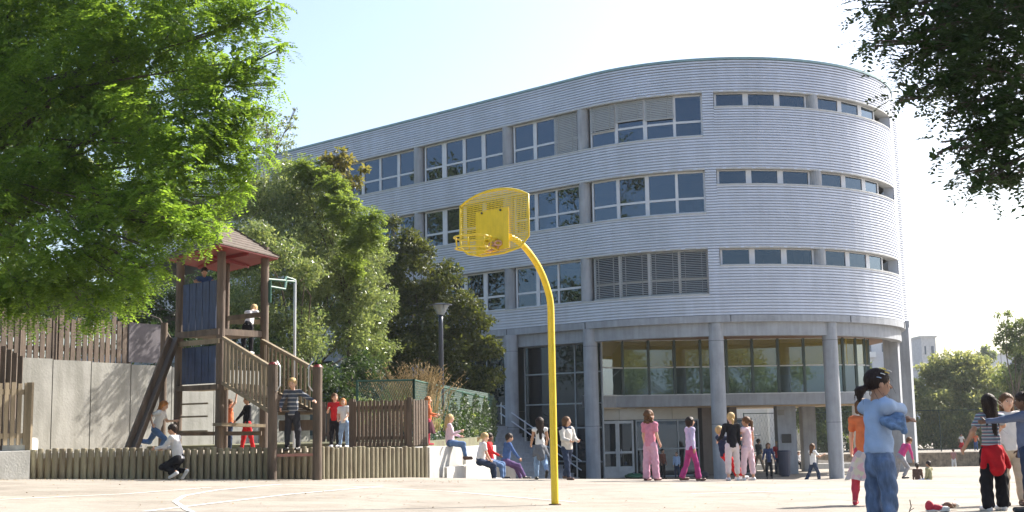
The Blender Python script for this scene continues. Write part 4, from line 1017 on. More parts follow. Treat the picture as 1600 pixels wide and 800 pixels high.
c9 = pxclumps([(230, 475, 45, 39), (300, 465, 42, 39), (340, 450, 42, 39), (190, 475, 45, 39), (360, 520, 50, 36), (520, 610, 45, 34), (475, 590, 45, 33), (430, 600, 45, 33), (395, 570, 50, 33), (555, 585, 40, 35), (310, 550, 45, 37), (250, 535, 45, 38), (130, 470, 45, 38), (60, 470, 50, 38)])
b0 = at(330, 640, 33); tree('hedge', 'dark green hedge behind the concrete wall and the play tower', 'hedge', c9, 26000, .10, LM_drk, (b0[0], b0[1], .7), (b0[0], b0[1], 1.6), .12, core=9000, sub=12)
c4 = pxclumps([(566, 345, 20, 34), (545, 322, 20, 34.5), (518, 296, 20, 35), (582, 368, 12, 34), (560, 378, 20, 34), (492, 268, 18, 35.5), (584, 340, 10, 34), (535, 345, 18, 35), (550, 405, 18, 35), (470, 262, 16, 35.5)])
b0 = at(545, 640, 36); tree('young_tree', 'bright yellow green feathery tree against the school facade', 'tree', c4, 1500, .30, LM_brt, (b0[0], b0[1], .7), (b0[0], b0[1], 5.2), .09, frond=True, core=1500, sub=8, subr=.42, droop=.3)
c4b = pxclumps([(520, 262, 16, 36), (542, 252, 12, 36), (550, 285, 14, 36), (505, 275, 12, 36), (566, 262, 8, 36), (528, 240, 9, 36)])
tree('young_tree', 'thin tree top with brownish turning leaves before the third floor windows', 'tree', c4b, 900, .16, LM_brn, (b0[0] - .2, b0[1] + 1.4, .7), (b0[0] - .2, b0[1] + 1.4, 6.6), .06, sub=6, subr=.5, lw=.5)
c3 = pxclumps([(420, 190, 28, 41), (440, 215, 24, 41), (405, 225, 28, 41), (455, 190, 14, 41), (395, 185, 20, 41), (430, 245, 24, 41), (462, 170, 6, 41)])
b0 = at(400, 640, 41); tree('birch_tree', 'thin sparse twiggy tree showing sky between the big tree and the school', 'tree', c3, 2200, .10, LM_gray, (b0[0], b0[1], .7), (b0[0] + .1, b0[1], 8.2), .09, sub=12, subr=.34, twig=7)
c5 = pxclumps([(595, 500, 46, 43), (612, 350, 16, 43), (640, 372, 18, 43), (618, 405, 42, 43), (655, 398, 32, 43), (600, 450, 52, 43), (680, 455, 52, 43), (735, 492, 36, 43), (640, 520, 62, 42.5), (715, 545, 52, 43), (765, 545, 24, 43), (772, 590, 20, 43), (600, 570, 52, 42), (570, 500, 45, 43), (680, 600, 45, 42.5), (738, 600, 34, 43), (590, 395, 22, 43), (700, 425, 22, 43), (760, 500, 14, 43)])
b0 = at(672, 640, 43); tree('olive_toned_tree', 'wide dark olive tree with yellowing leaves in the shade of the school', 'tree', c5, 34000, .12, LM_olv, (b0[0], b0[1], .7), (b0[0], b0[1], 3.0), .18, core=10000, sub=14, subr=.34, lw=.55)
# ivy on the chain link fence
a = runs[1][0]; b_ = runs[1][1]; n = 9000; u = rng.random(n) ** .8 * .86 + .14; P = np.zeros((n, 3)); P[:, :2] = a + (b_ - a) * u[:, None]; P[:, :2] += rng.normal(0, .05, (n, 2)); P[:, 2] = .7 + rng.random(n) * 1.3 * (.75 + .25 * np.sin(u * 40))
keep = (u > .38) | (rng.random(n) < .45); P = P[keep]; n = len(P); V = quads(P, rdir(n), np.array([.7, -.7, .2]) + rdir(n) * .6, rng.uniform(.07, .13, n), rng.uniform(.05, .09, n))
tag(mkmesh('ivy', V, np.arange(n * 4).reshape(n, 4), LM_drk), 'dark green climbing leaves covering the right run of the chain link fence', 'climber')
cb_ = pxclumps([(600, 650, 28, 32), (640, 640, 30, 32), (570, 640, 26, 33), (660, 660, 26, 31.5), (620, 620, 22, 33), (690, 650, 26, 35), (720, 655, 26, 38)])
tree('bush', 'pale leafy bush behind the chain link fence under the dry grass', 'bush', cb_, 9000, .08, LM_gray, (cb_[1][0], cb_[1][1], .7), (cb_[1][0], cb_[1][1], .95), .05, core=1500)
# dry grass plumes
mb = MB(); gb_ = at(648, 610, 31); 
for i in range(240):
    u = random.gauss(0, .32); h = random.uniform(.35, 1.0) * (1 - abs(u) * .5); p = gb_ + np.array([u, random.gauss(0, .18), -1.0]); lean = random.gauss(0, .22) + u * .5
    q_ = p + (lean * .5, 0, .7 + h * .5); r_ = p + (lean * 1.2, 0, .8 + h); mb.tube([p, q_, r_], [.006, .006, .003], 3, cap=False)
    for k in range(5): s_ = q_ + (r_ - q_) * (k / 5 + .1); mb.tube([s_, s_ + np.array([random.gauss(0, .05), random.gauss(0, .03), .05])], [.012, .003], 3, cap=False)
tag(mb.build('dry_grass', pmat('dry_grass', (.36, .26, .12), .9, var=.3)), 'tall tuft of dry tan grass plumes above the chain link fence', 'plant')

# right background
def bgtree(label, L, n, ls, mat, name='bush', cat='tree', **k):
    c_ = pxclumps(L); xs = np.mean([q_[0] for q_ in c_]); ys = np.mean([q_[1] for q_ in c_]); zb = float(gz(xs, ys))
    return tree(name, label, cat, c_, n, ls, mat, (xs, ys, zb), (xs, ys, zb + (np.mean([q_[2] for q_ in c_]) - zb) * .5), .2, core=n // 4, **k)
bgtree('big rounded yellow green tree behind the stone wall right of the school', [(1500, 600, 48, 92), (1468, 580, 30, 92), (1530, 590, 38, 92), (1556, 615, 32, 92), (1462, 635, 30, 90), (1520, 655, 42, 90), (1480, 665, 36, 90), (1560, 655, 34, 90), (1495, 565, 22, 92), (1545, 690, 30, 90), (1500, 690, 30, 90), (1450, 680, 26, 90)], 26000, .26, LM_yel, name='yellowing_tree', sub=18, subr=.3)
bgtree('dark green tree at the right edge behind the girls', [(1592, 585, 30, 78), (1602, 625, 36, 78), (1612, 560, 30, 78), (1585, 660, 26, 80), (1600, 690, 30, 80), (1572, 590, 14, 80)], 14000, .2, LM_mid, name='dark_tree', sub=14)
bgtree('slender airy tree top rising at the right edge against the sky', [(1572, 512, 13, 74), (1590, 525, 16, 74), (1562, 530, 10, 74), (1578, 545, 14, 74), (1600, 505, 14, 74), (1558, 492, 5, 74), (1575, 490, 7, 74), (1606, 540, 16, 74)], 2600, .17, LM_mid, name='slender_tree', sub=9, subr=.4, twig=5)
bgtree('leafy tree seen beneath the school between the round columns', [(1280, 600, 36, 88), (1320, 590, 40, 88), (1275, 655, 34, 88), (1320, 650, 36, 88), (1250, 625, 26, 88), (1290, 690, 30, 86), (1340, 690, 26, 86)], 14000, .24, LM_mid, name='leafy_tree', sub=14)
bgtree('leafy trees seen between the glass room and the corner pier', [(1370, 610, 32, 90), (1400, 630, 34, 90), (1430, 620, 30, 92), (1370, 665, 30, 90), (1420, 675, 32, 90), (1385, 590, 18, 92)], 12000, .24, LM_yel, name='leafy_tree', sub=14)
bgtree('thin pale tree top against the sky above the far house', [(1543, 548, 9, 190), (1536, 555, 7, 190), (1550, 556, 7, 190)], 500, .5, LM_mid, name='far_tree', sub=6, twig=5)
def htree(label_, x0, x1, y, h, n, mat, group=None):
    zb = float(gz((x0 + x1) / 2, y)); cl = []
    for i in range(16): cl.append((random.uniform(x0, x1), y + random.uniform(-2.5, 2.5), zb + h * random.uniform(.12, .88), (x1 - x0) * random.uniform(.17, .27)))
    tree('broadleaf_tree', label_, 'tree', cl, n, .3, mat, ((x0 + x1) / 2, y, zb), ((x0 + x1) / 2, y, zb + h * .35), .28, core=n // 3, group=group)
for i, (x0, x1, y, h, m) in enumerate([(4, 13, -24, 11.5, LM_yel), (11, 20, -27, 12, LM_yel), (18, 28, -24, 11, LM_yel), (-5, 5, -27, 12, LM_mid), (27, 36, -20, 10.5, LM_yel)]):
    htree(['yellowing tree across the yard nearest the middle', 'tallest yellowing tree across the yard', 'green tree right of the tallest across the yard', 'green tree across the yard behind the photographer', 'yellowing tree at the right end across the yard'][i], x0, x1, y, h, 8000, m, group='trees across the yard')
for i, (x0, x1, y, h, m) in enumerate([(-29, -20, 57, 23, LM_mid), (-36, -27, 47, 24, LM_mid), (-34, -26, 67, 23, LM_yel), (-31, -21, 33, 23, LM_mid), (-28, -18, 21, 20, LM_mid)]):
    htree(['yellowing tree left of the school wing', 'tallest green tree far left of the school', 'green tree behind the end of the school wing', 'green tree left of the playground wall', 'green tree left of the play tower yard'][i], x0, x1, y, h, 8000, m, group='trees left of the school')
# ------------------------------------------------------------ people (one continuous skinned surface each, clothing as children)
def rcone(P, a, b, ra, rb):
    a = np.array(a); b = np.array(b); ba = b - a; L2 = float(ba @ ba) + 1e-9
    pa = P - a; h = np.clip((pa @ ba) / L2, 0, 1); d = np.linalg.norm(pa - h[:, None] * ba, axis=1)
    return d - (ra + (rb - ra) * h)
def ellip(P, c, r, R=None):
    q = P - np.array(c)
    if R is not None: q = q @ R
    r = np.array(r); k0 = np.linalg.norm(q / r, axis=1); k1 = np.linalg.norm(q / (r * r), axis=1)
    return k0 * (k0 - 1) / (k1 + 1e-9)
def smin(a, b, k):
    h = np.clip(.5 + .5 * (b - a) / k, 0, 1); return b + (a - b) * h - k * h * (1 - h)
def nets(prims, res, fold=0.0, cut=None, seed=0):
    """prims: list of (kind, args..., k).  returns verts, quads of the smooth union surface"""
    lo = np.array([1e9] * 3); hi = -lo
    for p in prims:
        if p[0] == 'c':
            for q, r in ((p[1], p[3]), (p[2], p[4])): lo = np.minimum(lo, np.array(q) - r); hi = np.maximum(hi, np.array(q) + r)
        elif p[0] == 'e':
            r = max(p[2]); lo = np.minimum(lo, np.array(p[1]) - r); hi = np.maximum(hi, np.array(p[1]) + r)
    lo -= res * 2.5 + fold; hi += res * 2.5 + fold
    n = np.ceil((hi - lo) / res).astype(int) + 1
    ax = [lo[i] + res * np.arange(n[i]) for i in range(3)]
    G = np.stack(np.meshgrid(*ax, indexing='ij'), -1).reshape(-1, 3)
    D = np.full(len(G), 1e3)
    for p in prims:
        if p[0] == 'c':
            R = max(p[3], p[4]) + res * 3 + .03; l = np.minimum(p[1], p[2]) - R; h = np.maximum(p[1], p[2]) + R
            m = np.all((G >= l) & (G <= h), 1); D[m] = smin(D[m], rcone(G[m], p[1], p[2], p[3], p[4]), p[5])
        elif p[0] == 'e':
            R = max(p[2]) + res * 3 + .03; c = np.array(p[1]); m = np.all(np.abs(G - c) <= R, 1); D[m] = smin(D[m], ellip(G[m], p[1], p[2], p[4] if len(p) > 4 else None), p[3])
        elif p[0] == '-e':
            R = max(p[2]) + res * 3; c = np.array(p[1]); m = np.all(np.abs(G - c) <= R + .1, 1); D[m] = np.maximum(D[m], -ellip(G[m], p[1], p[2], p[3] if len(p) > 3 else None))
        elif p[0] == '-h':   # half space removed: point, normal
            D = np.maximum(D, (G - np.array(p[1])) @ np.array(p[2]))
    if fold:
        D = D + fold * (np.sin(G[:, 2] * 55 + 3 * np.sin(G[:, 0] * 23 + seed) + 2 * np.sin(G[:, 1] * 19)) * .5 + np.sin(G[:, 0] * 61 + G[:, 1] * 47 + G[:, 2] * 17 + seed) * .5)
    D = D.reshape(n); ins = D < 0
    c8 = [(i, j, k) for i in (0, 1) for j in (0, 1) for k in (0, 1)]
    m = n - 1; cnt = np.zeros(m, int)
    for (i, j, k) in c8: cnt += ins[i:i + m[0], j:j + m[1], k:k + m[2]]
    mix = (cnt > 0) & (cnt < 8); ci = np.argwhere(mix); idm = np.full(m, -1, int); idm[mix] = np.arange(len(ci))
    acc = np.zeros((len(ci), 3)); na = np.zeros(len(ci))
    for a in c8:
        for ax_ in range(3):
            if a[ax_] == 1: continue
            b = list(a); b[ax_] = 1
            va = D[ci[:, 0] + a[0], ci[:, 1] + a[1], ci[:, 2] + a[2]]; vb = D[ci[:, 0] + b[0], ci[:, 1] + b[1], ci[:, 2] + b[2]]
            s = (va < 0) != (vb < 0); t = np.where(s, va / (va - vb + 1e-12), 0)
            p = np.tile(np.array(a, float), (len(ci), 1)); p[:, ax_] += t; acc[s] += p[s]; na[s] += 1
    V = lo + (ci + acc / na[:, None]) * res; F = []
    for ax_ in range(3):
        o1, o2 = (ax_ + 1) % 3, (ax_ + 2) % 3
        sl0 = [slice(None)] * 3; sl1 = [slice(None)] * 3; sl0[ax_] = slice(0, -1); sl1[ax_] = slice(1, None)
        A = ins[tuple(sl0)]; B = ins[tuple(sl1)]; e = np.argwhere(A != B)
        ok = (e[:, o1] > 0) & (e[:, o2] > 0) & (e[:, o1] < n[o1] - 1) & (e[:, o2] < n[o2] - 1); e = e[ok]
        if not len(e): continue
        aI = A[tuple(e.T)]
        def cell(d1, d2):
            q = e.copy(); q[:, o1] -= d1; q[:, o2] -= d2; return idm[tuple(q.T)]
        q = np.stack([cell(1, 1), cell(0, 1), cell(0, 0), cell(1, 0)], 1); q[~aI] = q[~aI][:, ::-1]; F.append(q)
    return V, np.concatenate(F)
def rot(ax, a):
    c, s = cos(a), sin(a)
    return np.array({'x': [[1, 0, 0], [0, c, -s], [0, s, c]], 'y': [[c, 0, s], [0, 1, 0], [-s, 0, c]], 'z': [[c, -s, 0], [s, c, 0], [0, 0, 1]]}[ax])
def fab(name, col, var=.12, nscale=14, rough=.85, **k): return pmat(name, col, rough, var=var, nscale=nscale, bump=.25, bscale=120, spec=.2, **k)
def stripes(name, c1_, c2_, sc=20.0, c3_=None):
    if name in MC: return MC[name]
    m = bpy.data.materials.new(name); m.use_nodes = True; t = m.node_tree; b = t.nodes['Principled BSDF']; b.inputs['Roughness'].default_value = .85
    tc = t.nodes.new('ShaderNodeTexCoord'); sx = t.nodes.new('ShaderNodeSeparateXYZ'); t.links.new(tc.outputs['Object'], sx.inputs[0])
    a = t.nodes.new('ShaderNodeMath'); a.operation = 'MULTIPLY'; a.inputs[1].default_value = sc; t.links.new(sx.outputs[2], a.inputs[0])
    f = t.nodes.new('ShaderNodeMath'); f.operation = 'FRACT'; t.links.new(a.outputs[0], f.inputs[0])
    r = t.nodes.new('ShaderNodeValToRGB'); r.color_ramp.interpolation = 'CONSTANT'; r.color_ramp.elements[0].color = (*c1_, 1); r.color_ramp.elements[1].position = .45; r.color_ramp.elements[1].color = (*c2_, 1)
    if c3_: e = r.color_ramp.elements.new(.75); e.color = (*c3_, 1)
    t.links.new(f.outputs[0], r.inputs[0]); t.links.new(r.outputs[0], b.inputs['Base Color']); MC[name] = m; return m
def floral(name):
    if name in MC: return MC[name]
    m = bpy.data.materials.new(name); m.use_nodes = True; t = m.node_tree; b = t.nodes['Principled BSDF']; b.inputs['Roughness'].default_value = .85
    tc = t.nodes.new('ShaderNodeTexCoord'); v_ = t.nodes.new('ShaderNodeTexVoronoi'); v_.inputs['Scale'].default_value = 17; t.links.new(tc.outputs['Object'], v_.inputs[0])
    r = t.nodes.new('ShaderNodeValToRGB'); r.color_ramp.interpolation = 'EASE'
    els = [(.0, (.62, .50, .50)), (.3, (.70, .42, .46)), (.5, (.66, .58, .56)), (.62, (.40, .36, .42)), (.75, (.66, .55, .50)), (.9, (.62, .60, .40))]
    r.color_ramp.elements[0].color = (*els[0][1], 1); r.color_ramp.elements[1].position = 1; r.color_ramp.elements[1].color = (*els[1][1], 1)
    for p_, c_ in els[1:]: e = r.color_ramp.elements.new(p_); e.color = (*c_, 1)
    t.links.new(v_.outputs['Color'], r.inputs[0]); t.links.new(r.outputs[0], b.inputs['Base Color']); MC[name] = m; return m
SK = {'f': pmat('skin_fair', (.60, .36, .25), .55, var=.07, nscale=9), 't': pmat('skin_tan', (.42, .23, .14), .55, var=.07, nscale=9), 'd': pmat('skin_dark', (.13, .065, .04), .5, var=.08, nscale=9)}
HR = {'blond': pmat('hair_blond', (.52, .36, .16), .5, var=.25, nscale=30, bump=.6, bscale=90, stretch=(1, 1, .15)), 'ginger': pmat('hair_ginger', (.42, .17, .05), .5, var=.25, nscale=30, bump=.6, bscale=90, stretch=(1, 1, .15)),
      'brown': pmat('hair_brown', (.13, .065, .03), .5, var=.3, nscale=30, bump=.6, bscale=90, stretch=(1, 1, .15)), 'dark': pmat('hair_dark', (.025, .014, .010), .42, var=.3, nscale=30, bump=.6, bscale=90, stretch=(1, 1, .15))}
for _h in HR.values(): _h.node_tree.nodes['Principled BSDF'].inputs['Specular IOR Level'].default_value = .22
M_eyew = pmat('eye_white', (.7, .7, .68), .3); M_eyed = pmat('iris_dark', (.03, .02, .015), .2); M_lip = pmat('lips', (.45, .14, .12), .5)
def person(label, pos, yaw, H=1.3, pose=None, skin='f', hair='brown', hstyle='short', top=('tee', None), bottom=('trousers', None), shoes=None, res=.014, belt=None, group=None, headyaw=0, headpitch=0, zbase=None, lean=0, side=0, twist=0, hem_up=0.0, flyaway=0, clips=False):
    """pos: (x, y) world; yaw: 0 faces away from the camera, 180 towards it, -90 to the right of the picture"""
    pose = pose or {}
    D = lambda p, o=0.0: np.array([sin(radians(o)), sin(radians(p)), -cos(radians(p)) * cos(radians(o))]) / np.linalg.norm([sin(radians(o)), sin(radians(p)), -cos(radians(p)) * cos(radians(o))])
    sd = {'R': 1, 'L': -1}; J = {}
    pel = np.array([0, 0, .50 * H]); Rt = rot('x', -radians(lean)) @ rot('y', radians(side)) @ rot('z', radians(twist))
    T = lambda v_: pel + Rt @ (np.array(v_) * H)
    J['chest'] = T((0, .0, .22)); J['belly'] = T((0, .0, .10)); J['neck'] = T((0, -.005, .325)); 
    Rh = Rt @ rot('z', radians(headyaw)) @ rot('x', -radians(headpitch)); hc = J['neck'] + Rt @ (np.array([0, .012, .0]) * H) + Rh @ (np.array([0, .004, .088]) * H)
    for s in 'RL':
        q = sd[s]; J['sh' + s] = T((q * .092, -.005, .292)); J['hip' + s] = pel + np.array([q * .048 * H, 0, -.005 * H])
        ua = pose.get('ua' + s, (5, 8)); fa = pose.get('fa' + s, (ua[0] + 12, ua[1] - 4))
        d = D(ua[0], q * ua[1]); J['el' + s] = J['sh' + s] + Rt @ d * .158 * H; d2 = D(fa[0], q * fa[1]); J['wr' + s] = J['el' + s] + Rt @ d2 * .135 * H
        J['hd' + s] = Rt @ d2
        th = pose.get('th' + s, (0, 3)); shn = pose.get('sn' + s, (th[0], 1)); J['kn' + s] = J['hip' + s] + D(th[0], q * th[1]) * .235 * H; J['an' + s] = J['kn' + s] + D(shn[0], q * shn[1]) * .215 * H
        fp = pose.get('ft' + s, 0); J['toe' + s] = J['an' + s] + np.array([0, cos(radians(fp)) * .105 * H, -.022 * H + sin(radians(fp)) * .105 * H]); J['heel' + s] = J['an' + s] + np.array([0, -.018 * H, -.022 * H + min(0, sin(radians(fp))) * -.02])
    c = lambda a, b, ra, rb, k=.02: ('c', J[a] if isinstance(a, str) else a, J[b] if isinstance(b, str) else b, ra * H, rb * H, k * H)
    body = [c('belly', 'chest', .056, .060, .03), ('c', pel + (0, 0, 0), J['belly'], .054 * H, .054 * H, .03 * H), c('shR', 'shL', .034, .034, .03), c('neck', hc, .027, .026, .012)]
    body += [('e', hc + Rh @ (np.array([0, -.006, .014]) * H), (.053 * H, .063 * H, .063 * H), .01 * H, Rh), ('e', hc + Rh @ (np.array([0, .016, -.022]) * H), (.038 * H, .040 * H, .045 * H), .02 * H, Rh),
             ('c', hc + Rh @ (np.array([0, .057, .002]) * H), hc + Rh @ (np.array([0, .068, -.014]) * H), .005 * H, .0085 * H, .008 * H),
             ('e', hc + Rh @ (np.array([.052, -.004, -.006]) * H), (.006 * H, .012 * H, .018 * H), .004 * H, Rh), ('e', hc + Rh @ (np.array([-.052, -.004, -.006]) * H), (.006 * H, .012 * H, .018 * H), .004 * H, Rh)]
    lg = .70 if bottom[0] != 'skirt' else .92; ag = .75 if top[0] in ('sweater', 'fleece', 'long') else 1.0
    for s in 'RL':
        body += [c('sh' + s, 'el' + s, .027 * ag, .021 * ag), c('el' + s, 'wr' + s, .021 * ag, .0145), c('hip' + s, 'kn' + s, .050 * lg, .033 * lg), c('kn' + s, 'an' + s, .034 * lg, .020), ('c', J['kn' + s] * .7 + J['an' + s] * .3 + (0, -.008 * H, 0), J['kn' + s] * .45 + J['an' + s] * .55 + (0, -.006 * H, 0), .034 * H * lg, .026 * H * lg, .02 * H), c('heel' + s, 'toe' + s, .019, .015), ('c', J['an' + s], J['heel' + s], .02 * H, .018 * H, .015 * H)]
        body.append(('c', J['wr' + s], J['wr' + s] + J['hd' + s] * .03 * H, .0145 * H, .017 * H, .01 * H))
    off = np.array([0, 0, 0.0]); lowest = min(min(J[k][2] for k in ('heelR', 'heelL', 'toeR', 'toeL')) - .020 * H, 9)
    if pose.get('kneel'): lowest = min(lowest, min(J['knR'][2], J['knL'][2]) - .035 * H)
    x, y = pos[0], pos[1]; z = float(gz(x, y)) if zbase is None else zbase
    if pose.get('sit') is not None: shift = pose['sit'] - (pel[2] - .068 * H)      # seat height above zbase
    else: shift = -lowest
    Rz_ = rot('z', radians(yaw)); world = lambda V: (np.asarray(V) @ Rz_.T) + np.array([x, y, z + shift])
    e = empty('person', (x, y, z), label, 'person', group)
    V, F = nets(body, res * .8); mats = [SK[skin], M_eyew, M_eyed, M_lip]; mi = np.zeros(len(F), int)
    VV = [world(V)]; FF = [list(f) for f in F]; MI = list(mi); nv = len(V)
    def addm(mb_, m_):
        nonlocal nv
        V_ = np.concatenate(mb_.V); VV.append(world(V_)); FF.extend([[i + nv for i in f] for f in mb_.F]); MI.extend([m_] * len(mb_.F)); nv += len(V_)
    # hands: palm, four unequal bent fingers, thumb from the side of the palm
    for s in 'RL':
        q = sd[s]; hd_ = J['hd' + s] / np.linalg.norm(J['hd' + s]); w0 = J['wr' + s]; fw = np.array([0, 1., 0]); pn = np.cross(hd_, fw) * q
        if np.linalg.norm(pn) < .3: pn = np.array([-q, 0, 0.])
        pn /= np.linalg.norm(pn); ac = np.cross(pn, hd_); ac /= np.linalg.norm(ac)
        if ac[1] < 0: ac = -ac
        if pn[0] * q > 0: pn = -pn
        k = H; hp = [('c', w0, w0 + hd_ * .012 * k, .012 * k, .0125 * k, .004)]
        for j, (o_, l_) in enumerate(((.0125, .036), (.0045, .041), (-.0045, .038), (-.0125, .030))):
            a = w0 + hd_ * .016 * k + ac * o_ * .8 * k; b_ = w0 + hd_ * .044 * k + ac * o_ * k; hp.append(('c', a, b_, .0085 * k, .0068 * k, .006))
            m1 = b_ + (hd_ * .85 + pn * .35) * l_ * .5 * k; m2 = m1 + (hd_ * .55 + pn * .75) * l_ * .45 * k
            hp.append(('c', b_, m1, .0058 * k, .0052 * k, .0015)); hp.append(('c', m1, m2, .0052 * k, .0042 * k, .0015))
        t0 = w0 + hd_ * .018 * k + ac * .012 * k; t1 = t0 + (hd_ * .5 + ac * .75 + pn * .3) * .024 * k; t2 = t1 + (hd_ * .8 + ac * .3 + pn * .45) * .020 * k
        hp += [('c', t0, t1, .0085 * k, .0068 * k, .004), ('c', t1, t2, .0066 * k, .0050 * k, .002)]
        Vh, Fh = nets(hp, max(.0042, min(.0075, res * .55))); VV.append(world(Vh)); FF.extend([[i + nv for i in f] for f in Fh]); MI.extend([0] * len(Fh)); nv += len(Vh)
    fp_ = lambda v_: hc + Rh @ (np.array(v_) * H)
    for q in (-1, 1):
        mb_ = MB(); mb_.ell(fp_((q * .020, .047, .006)), (.0095 * H, .007 * H, .0062 * H), 10, 6, R=Rh); addm(mb_, 1)
        mb_ = MB(); mb_.ell(fp_((q * .020, .0525, .006)), (.0048 * H, .003 * H, .0050 * H), 8, 5, R=Rh); addm(mb_, 2)
        mb_ = MB(); mb_.ell(fp_((q * .020, .0515, .0175)), (.0115 * H, .004 * H, .002 * H), 8, 4, R=Rh); addm(mb_, 2)
    mb_ = MB(); mb_.ell(fp_((0, .0545, -.034)), (.0135 * H, .005 * H, .0035 * H), 10, 5, R=Rh); addm(mb_, 3)
    mkmesh('body', np.concatenate(VV), FF, mats, e, MI, True)
    def garment(name, prims, m, fold=.004, rr=None):
        V, F = nets(prims, rr or res, fold, seed=len(label)); mkmesh(name, world(V), F, m, e, None, True)
    # hair
    hp = [('e', fp_((0, -.012, .020)), (.058 * H, .068 * H, .064 * H), .008 * H, Rh)]
    long_ = hstyle in ('long', 'verylong')
    if hstyle == 'short': hp += [('c', fp_((0, -.045, .0)), fp_((0, -.042, -.035)), .030 * H, .022 * H, .02 * H)]
    if hstyle == 'bob': hp += [('c', fp_((q * .042, -.012, .02)), fp_((q * .046, -.008, -.045)), .026 * H, .022 * H, .02 * H) for q in (-1, 1)] + [('c', fp_((0, -.04, 0)), fp_((0, -.04, -.045)), .042 * H, .036 * H, .02 * H)]
    if hstyle == 'curly': hp += [('e', fp_((.056 * cos(a), -.02 + .05 * sin(a), .02 - .05 * (i % 3))), (.030 * H,) * 3, .01 * H, Rh) for i, a in enumerate(np.linspace(pi * .92, 2.08 * pi, 9))] + [('e', fp_((0, -.03, .05)), (.055 * H, .055 * H, .045 * H), .02 * H, Rh)]
    if long_:
        ln = .10 if hstyle == 'long' else .17
        hp += [('c', fp_((q * .042, -.015, .02)), J['neck'] + Rt @ (np.array([q * .045, -.035, -ln * .55]) * H), .026 * H, .016 * H, .02 * H) for q in (-1, 1)] + [('c', fp_((0, -.045, 0)), J['neck'] + Rt @ (np.array([0, -.058, -ln]) * H), .044 * H, .022 * H, .02 * H)]
    if hstyle in ('pony', 'lowpony'):
        b0_ = fp_((0, -.068, .02)) if hstyle == 'pony' else fp_((0, -.064, -.02)); b1_ = b0_ + Rt @ (np.array([0, -.045, -.02]) * H); b2_ = b1_ + Rt @ (np.array([0, -.005, -.13 if hstyle == 'pony' else -.05]) * H)
        hp += [('c', b0_, b1_, .016 * H, .022 * H, .01 * H), ('c', b1_, b2_, .024 * H, .010 * H, .01 * H)]
    hp += [('-e', fp_((0, .050, -.026)), (.046 * H, .046 * H, .060 * H), Rh)]
    V, F = nets(hp, res * .6, .0)
    hl = (V - hc) @ Rh; az_ = np.arctan2(hl[:, 0], hl[:, 1] + .01); V = V + (V - hc) * (.020 * np.sin(az_ * 34 + 4 * np.sin(hl[:, 2] * 30)) + .012 * np.sin(az_ * 71 + hl[:, 2] * 40))[:, None]
    hv = [world(V)]; hf = [list(f) for f in F]; hn = len(V); rs_ = random.Random(len(label))
    sm_ = MB()
    for i_ in range(flyaway):
        j_ = rs_.randrange(len(V)); p_ = V[j_]; o_ = (p_ - hc); o_ = o_ / (np.linalg.norm(o_) + 1e-6); dn_ = np.array([rs_.gauss(0, .4), rs_.gauss(0, .4), -1.0]); L_ = rs_.uniform(.02, .07) * H
        sm_.tube([p_, p_ + o_ * L_ * .25 + dn_ * L_ * .4, p_ + o_ * L_ * .35 + dn_ * L_], [.0022, .0018, .0008], 3, cap=False)
    if flyaway: hv.append(world(np.concatenate(sm_.V))); hf += [[i + hn for i in f] for f in sm_.F]
    mkmesh('hair', np.concatenate(hv), hf, HR[hair], e, None, True)
    if clips:
        for (cx_, cy_, cz_), cm_ in (((.050, .012, .058), M_yel), ((.052, -.012, .050), M_white), ((.046, .026, .068), white), ((.056, -.034, .030), sky_), ((.036, .0, .078), M_yel)):
            mb_ = MB(); mb_.tube([fp_((cx_ * 1.16, cy_, cz_ * 1.08)), fp_((cx_ * 1.2, cy_ + .014, cz_ * 1.03)), fp_((cx_ * 1.2, cy_ + .024, cz_ * .94))], .0035, 6); mkmesh('hair_clip', world(np.concatenate(mb_.V)), mb_.F, cm_, e, None, True)
    # top
    kind, m = top; g = .008 * H; tp = []
    hem = pel + (0, 0, .0 * H) if kind != 'long' else pel - (0, 0, .03 * H)
    tp += [('c', hem, J['belly'], .077 * H, .070 * H, .03 * H), c('belly', 'chest', .069, .072, .03), ('c', J['shR'], J['shL'], .041 * H, .041 * H, .03 * H)]
    if kind == 'fleece': tp += [('c', hem, J['chest'], .082 * H, .082 * H, .03 * H)]
    for s in 'RL':
        if kind in ('tee',): tp.append(('c', J['sh' + s], J['sh' + s] * .45 + J['el' + s] * .55, .034 * H, .034 * H, .02 * H))
        elif kind in ('sweater', 'fleece', 'long'):
            a = 1.25 if kind == 'fleece' else 1; tp += [('c', J['sh' + s], J['el' + s], .039 * H * a, .030 * H * a, .02 * H), ('c', J['el' + s], J['wr' + s] * .96 + J['el' + s] * .04, .028 * H * a, .021 * H * a, .015 * H)]
    hz_ = {'long': -.05, 'tank': .005, 'tee': -.015}.get(kind, -.02) + hem_up
    if kind == 'fleece': pass
    tp.append(('-h', pel + Rt @ np.array([0, 0, hz_ * H]), Rt @ np.array([0, 0, -1.])))
    tp.append(('-e', J['neck'] + Rt @ (np.array([0, .01, .035]) * H), (.034 * H, .034 * H, .03 * H)))
    garment({'tee': 't_shirt', 'tank': 'tank_top', 'sweater': 'sweater', 'fleece': 'fleece_jacket', 'long': 'sweatshirt'}[kind], tp, m, .006 if res < .0095 else .004)
    if kind == 'fleece': garment('yoke', [('c', J['shR'] + Rt @ np.array([.01 * H, 0, .004 * H]), J['shL'] + Rt @ np.array([-.01 * H, 0, .004 * H]), .046 * H, .046 * H, .02 * H), ('-e', J['neck'] + Rt @ (np.array([0, .01, .035]) * H), (.034 * H, .034 * H, .03 * H))], navy)
    kind, m = bottom; bp_ = []
    waist = [('c', pel + (0, 0, (.03 + hem_up) * H), pel - (0, 0, .01 * H), .070 * H, .070 * H, .03 * H)]
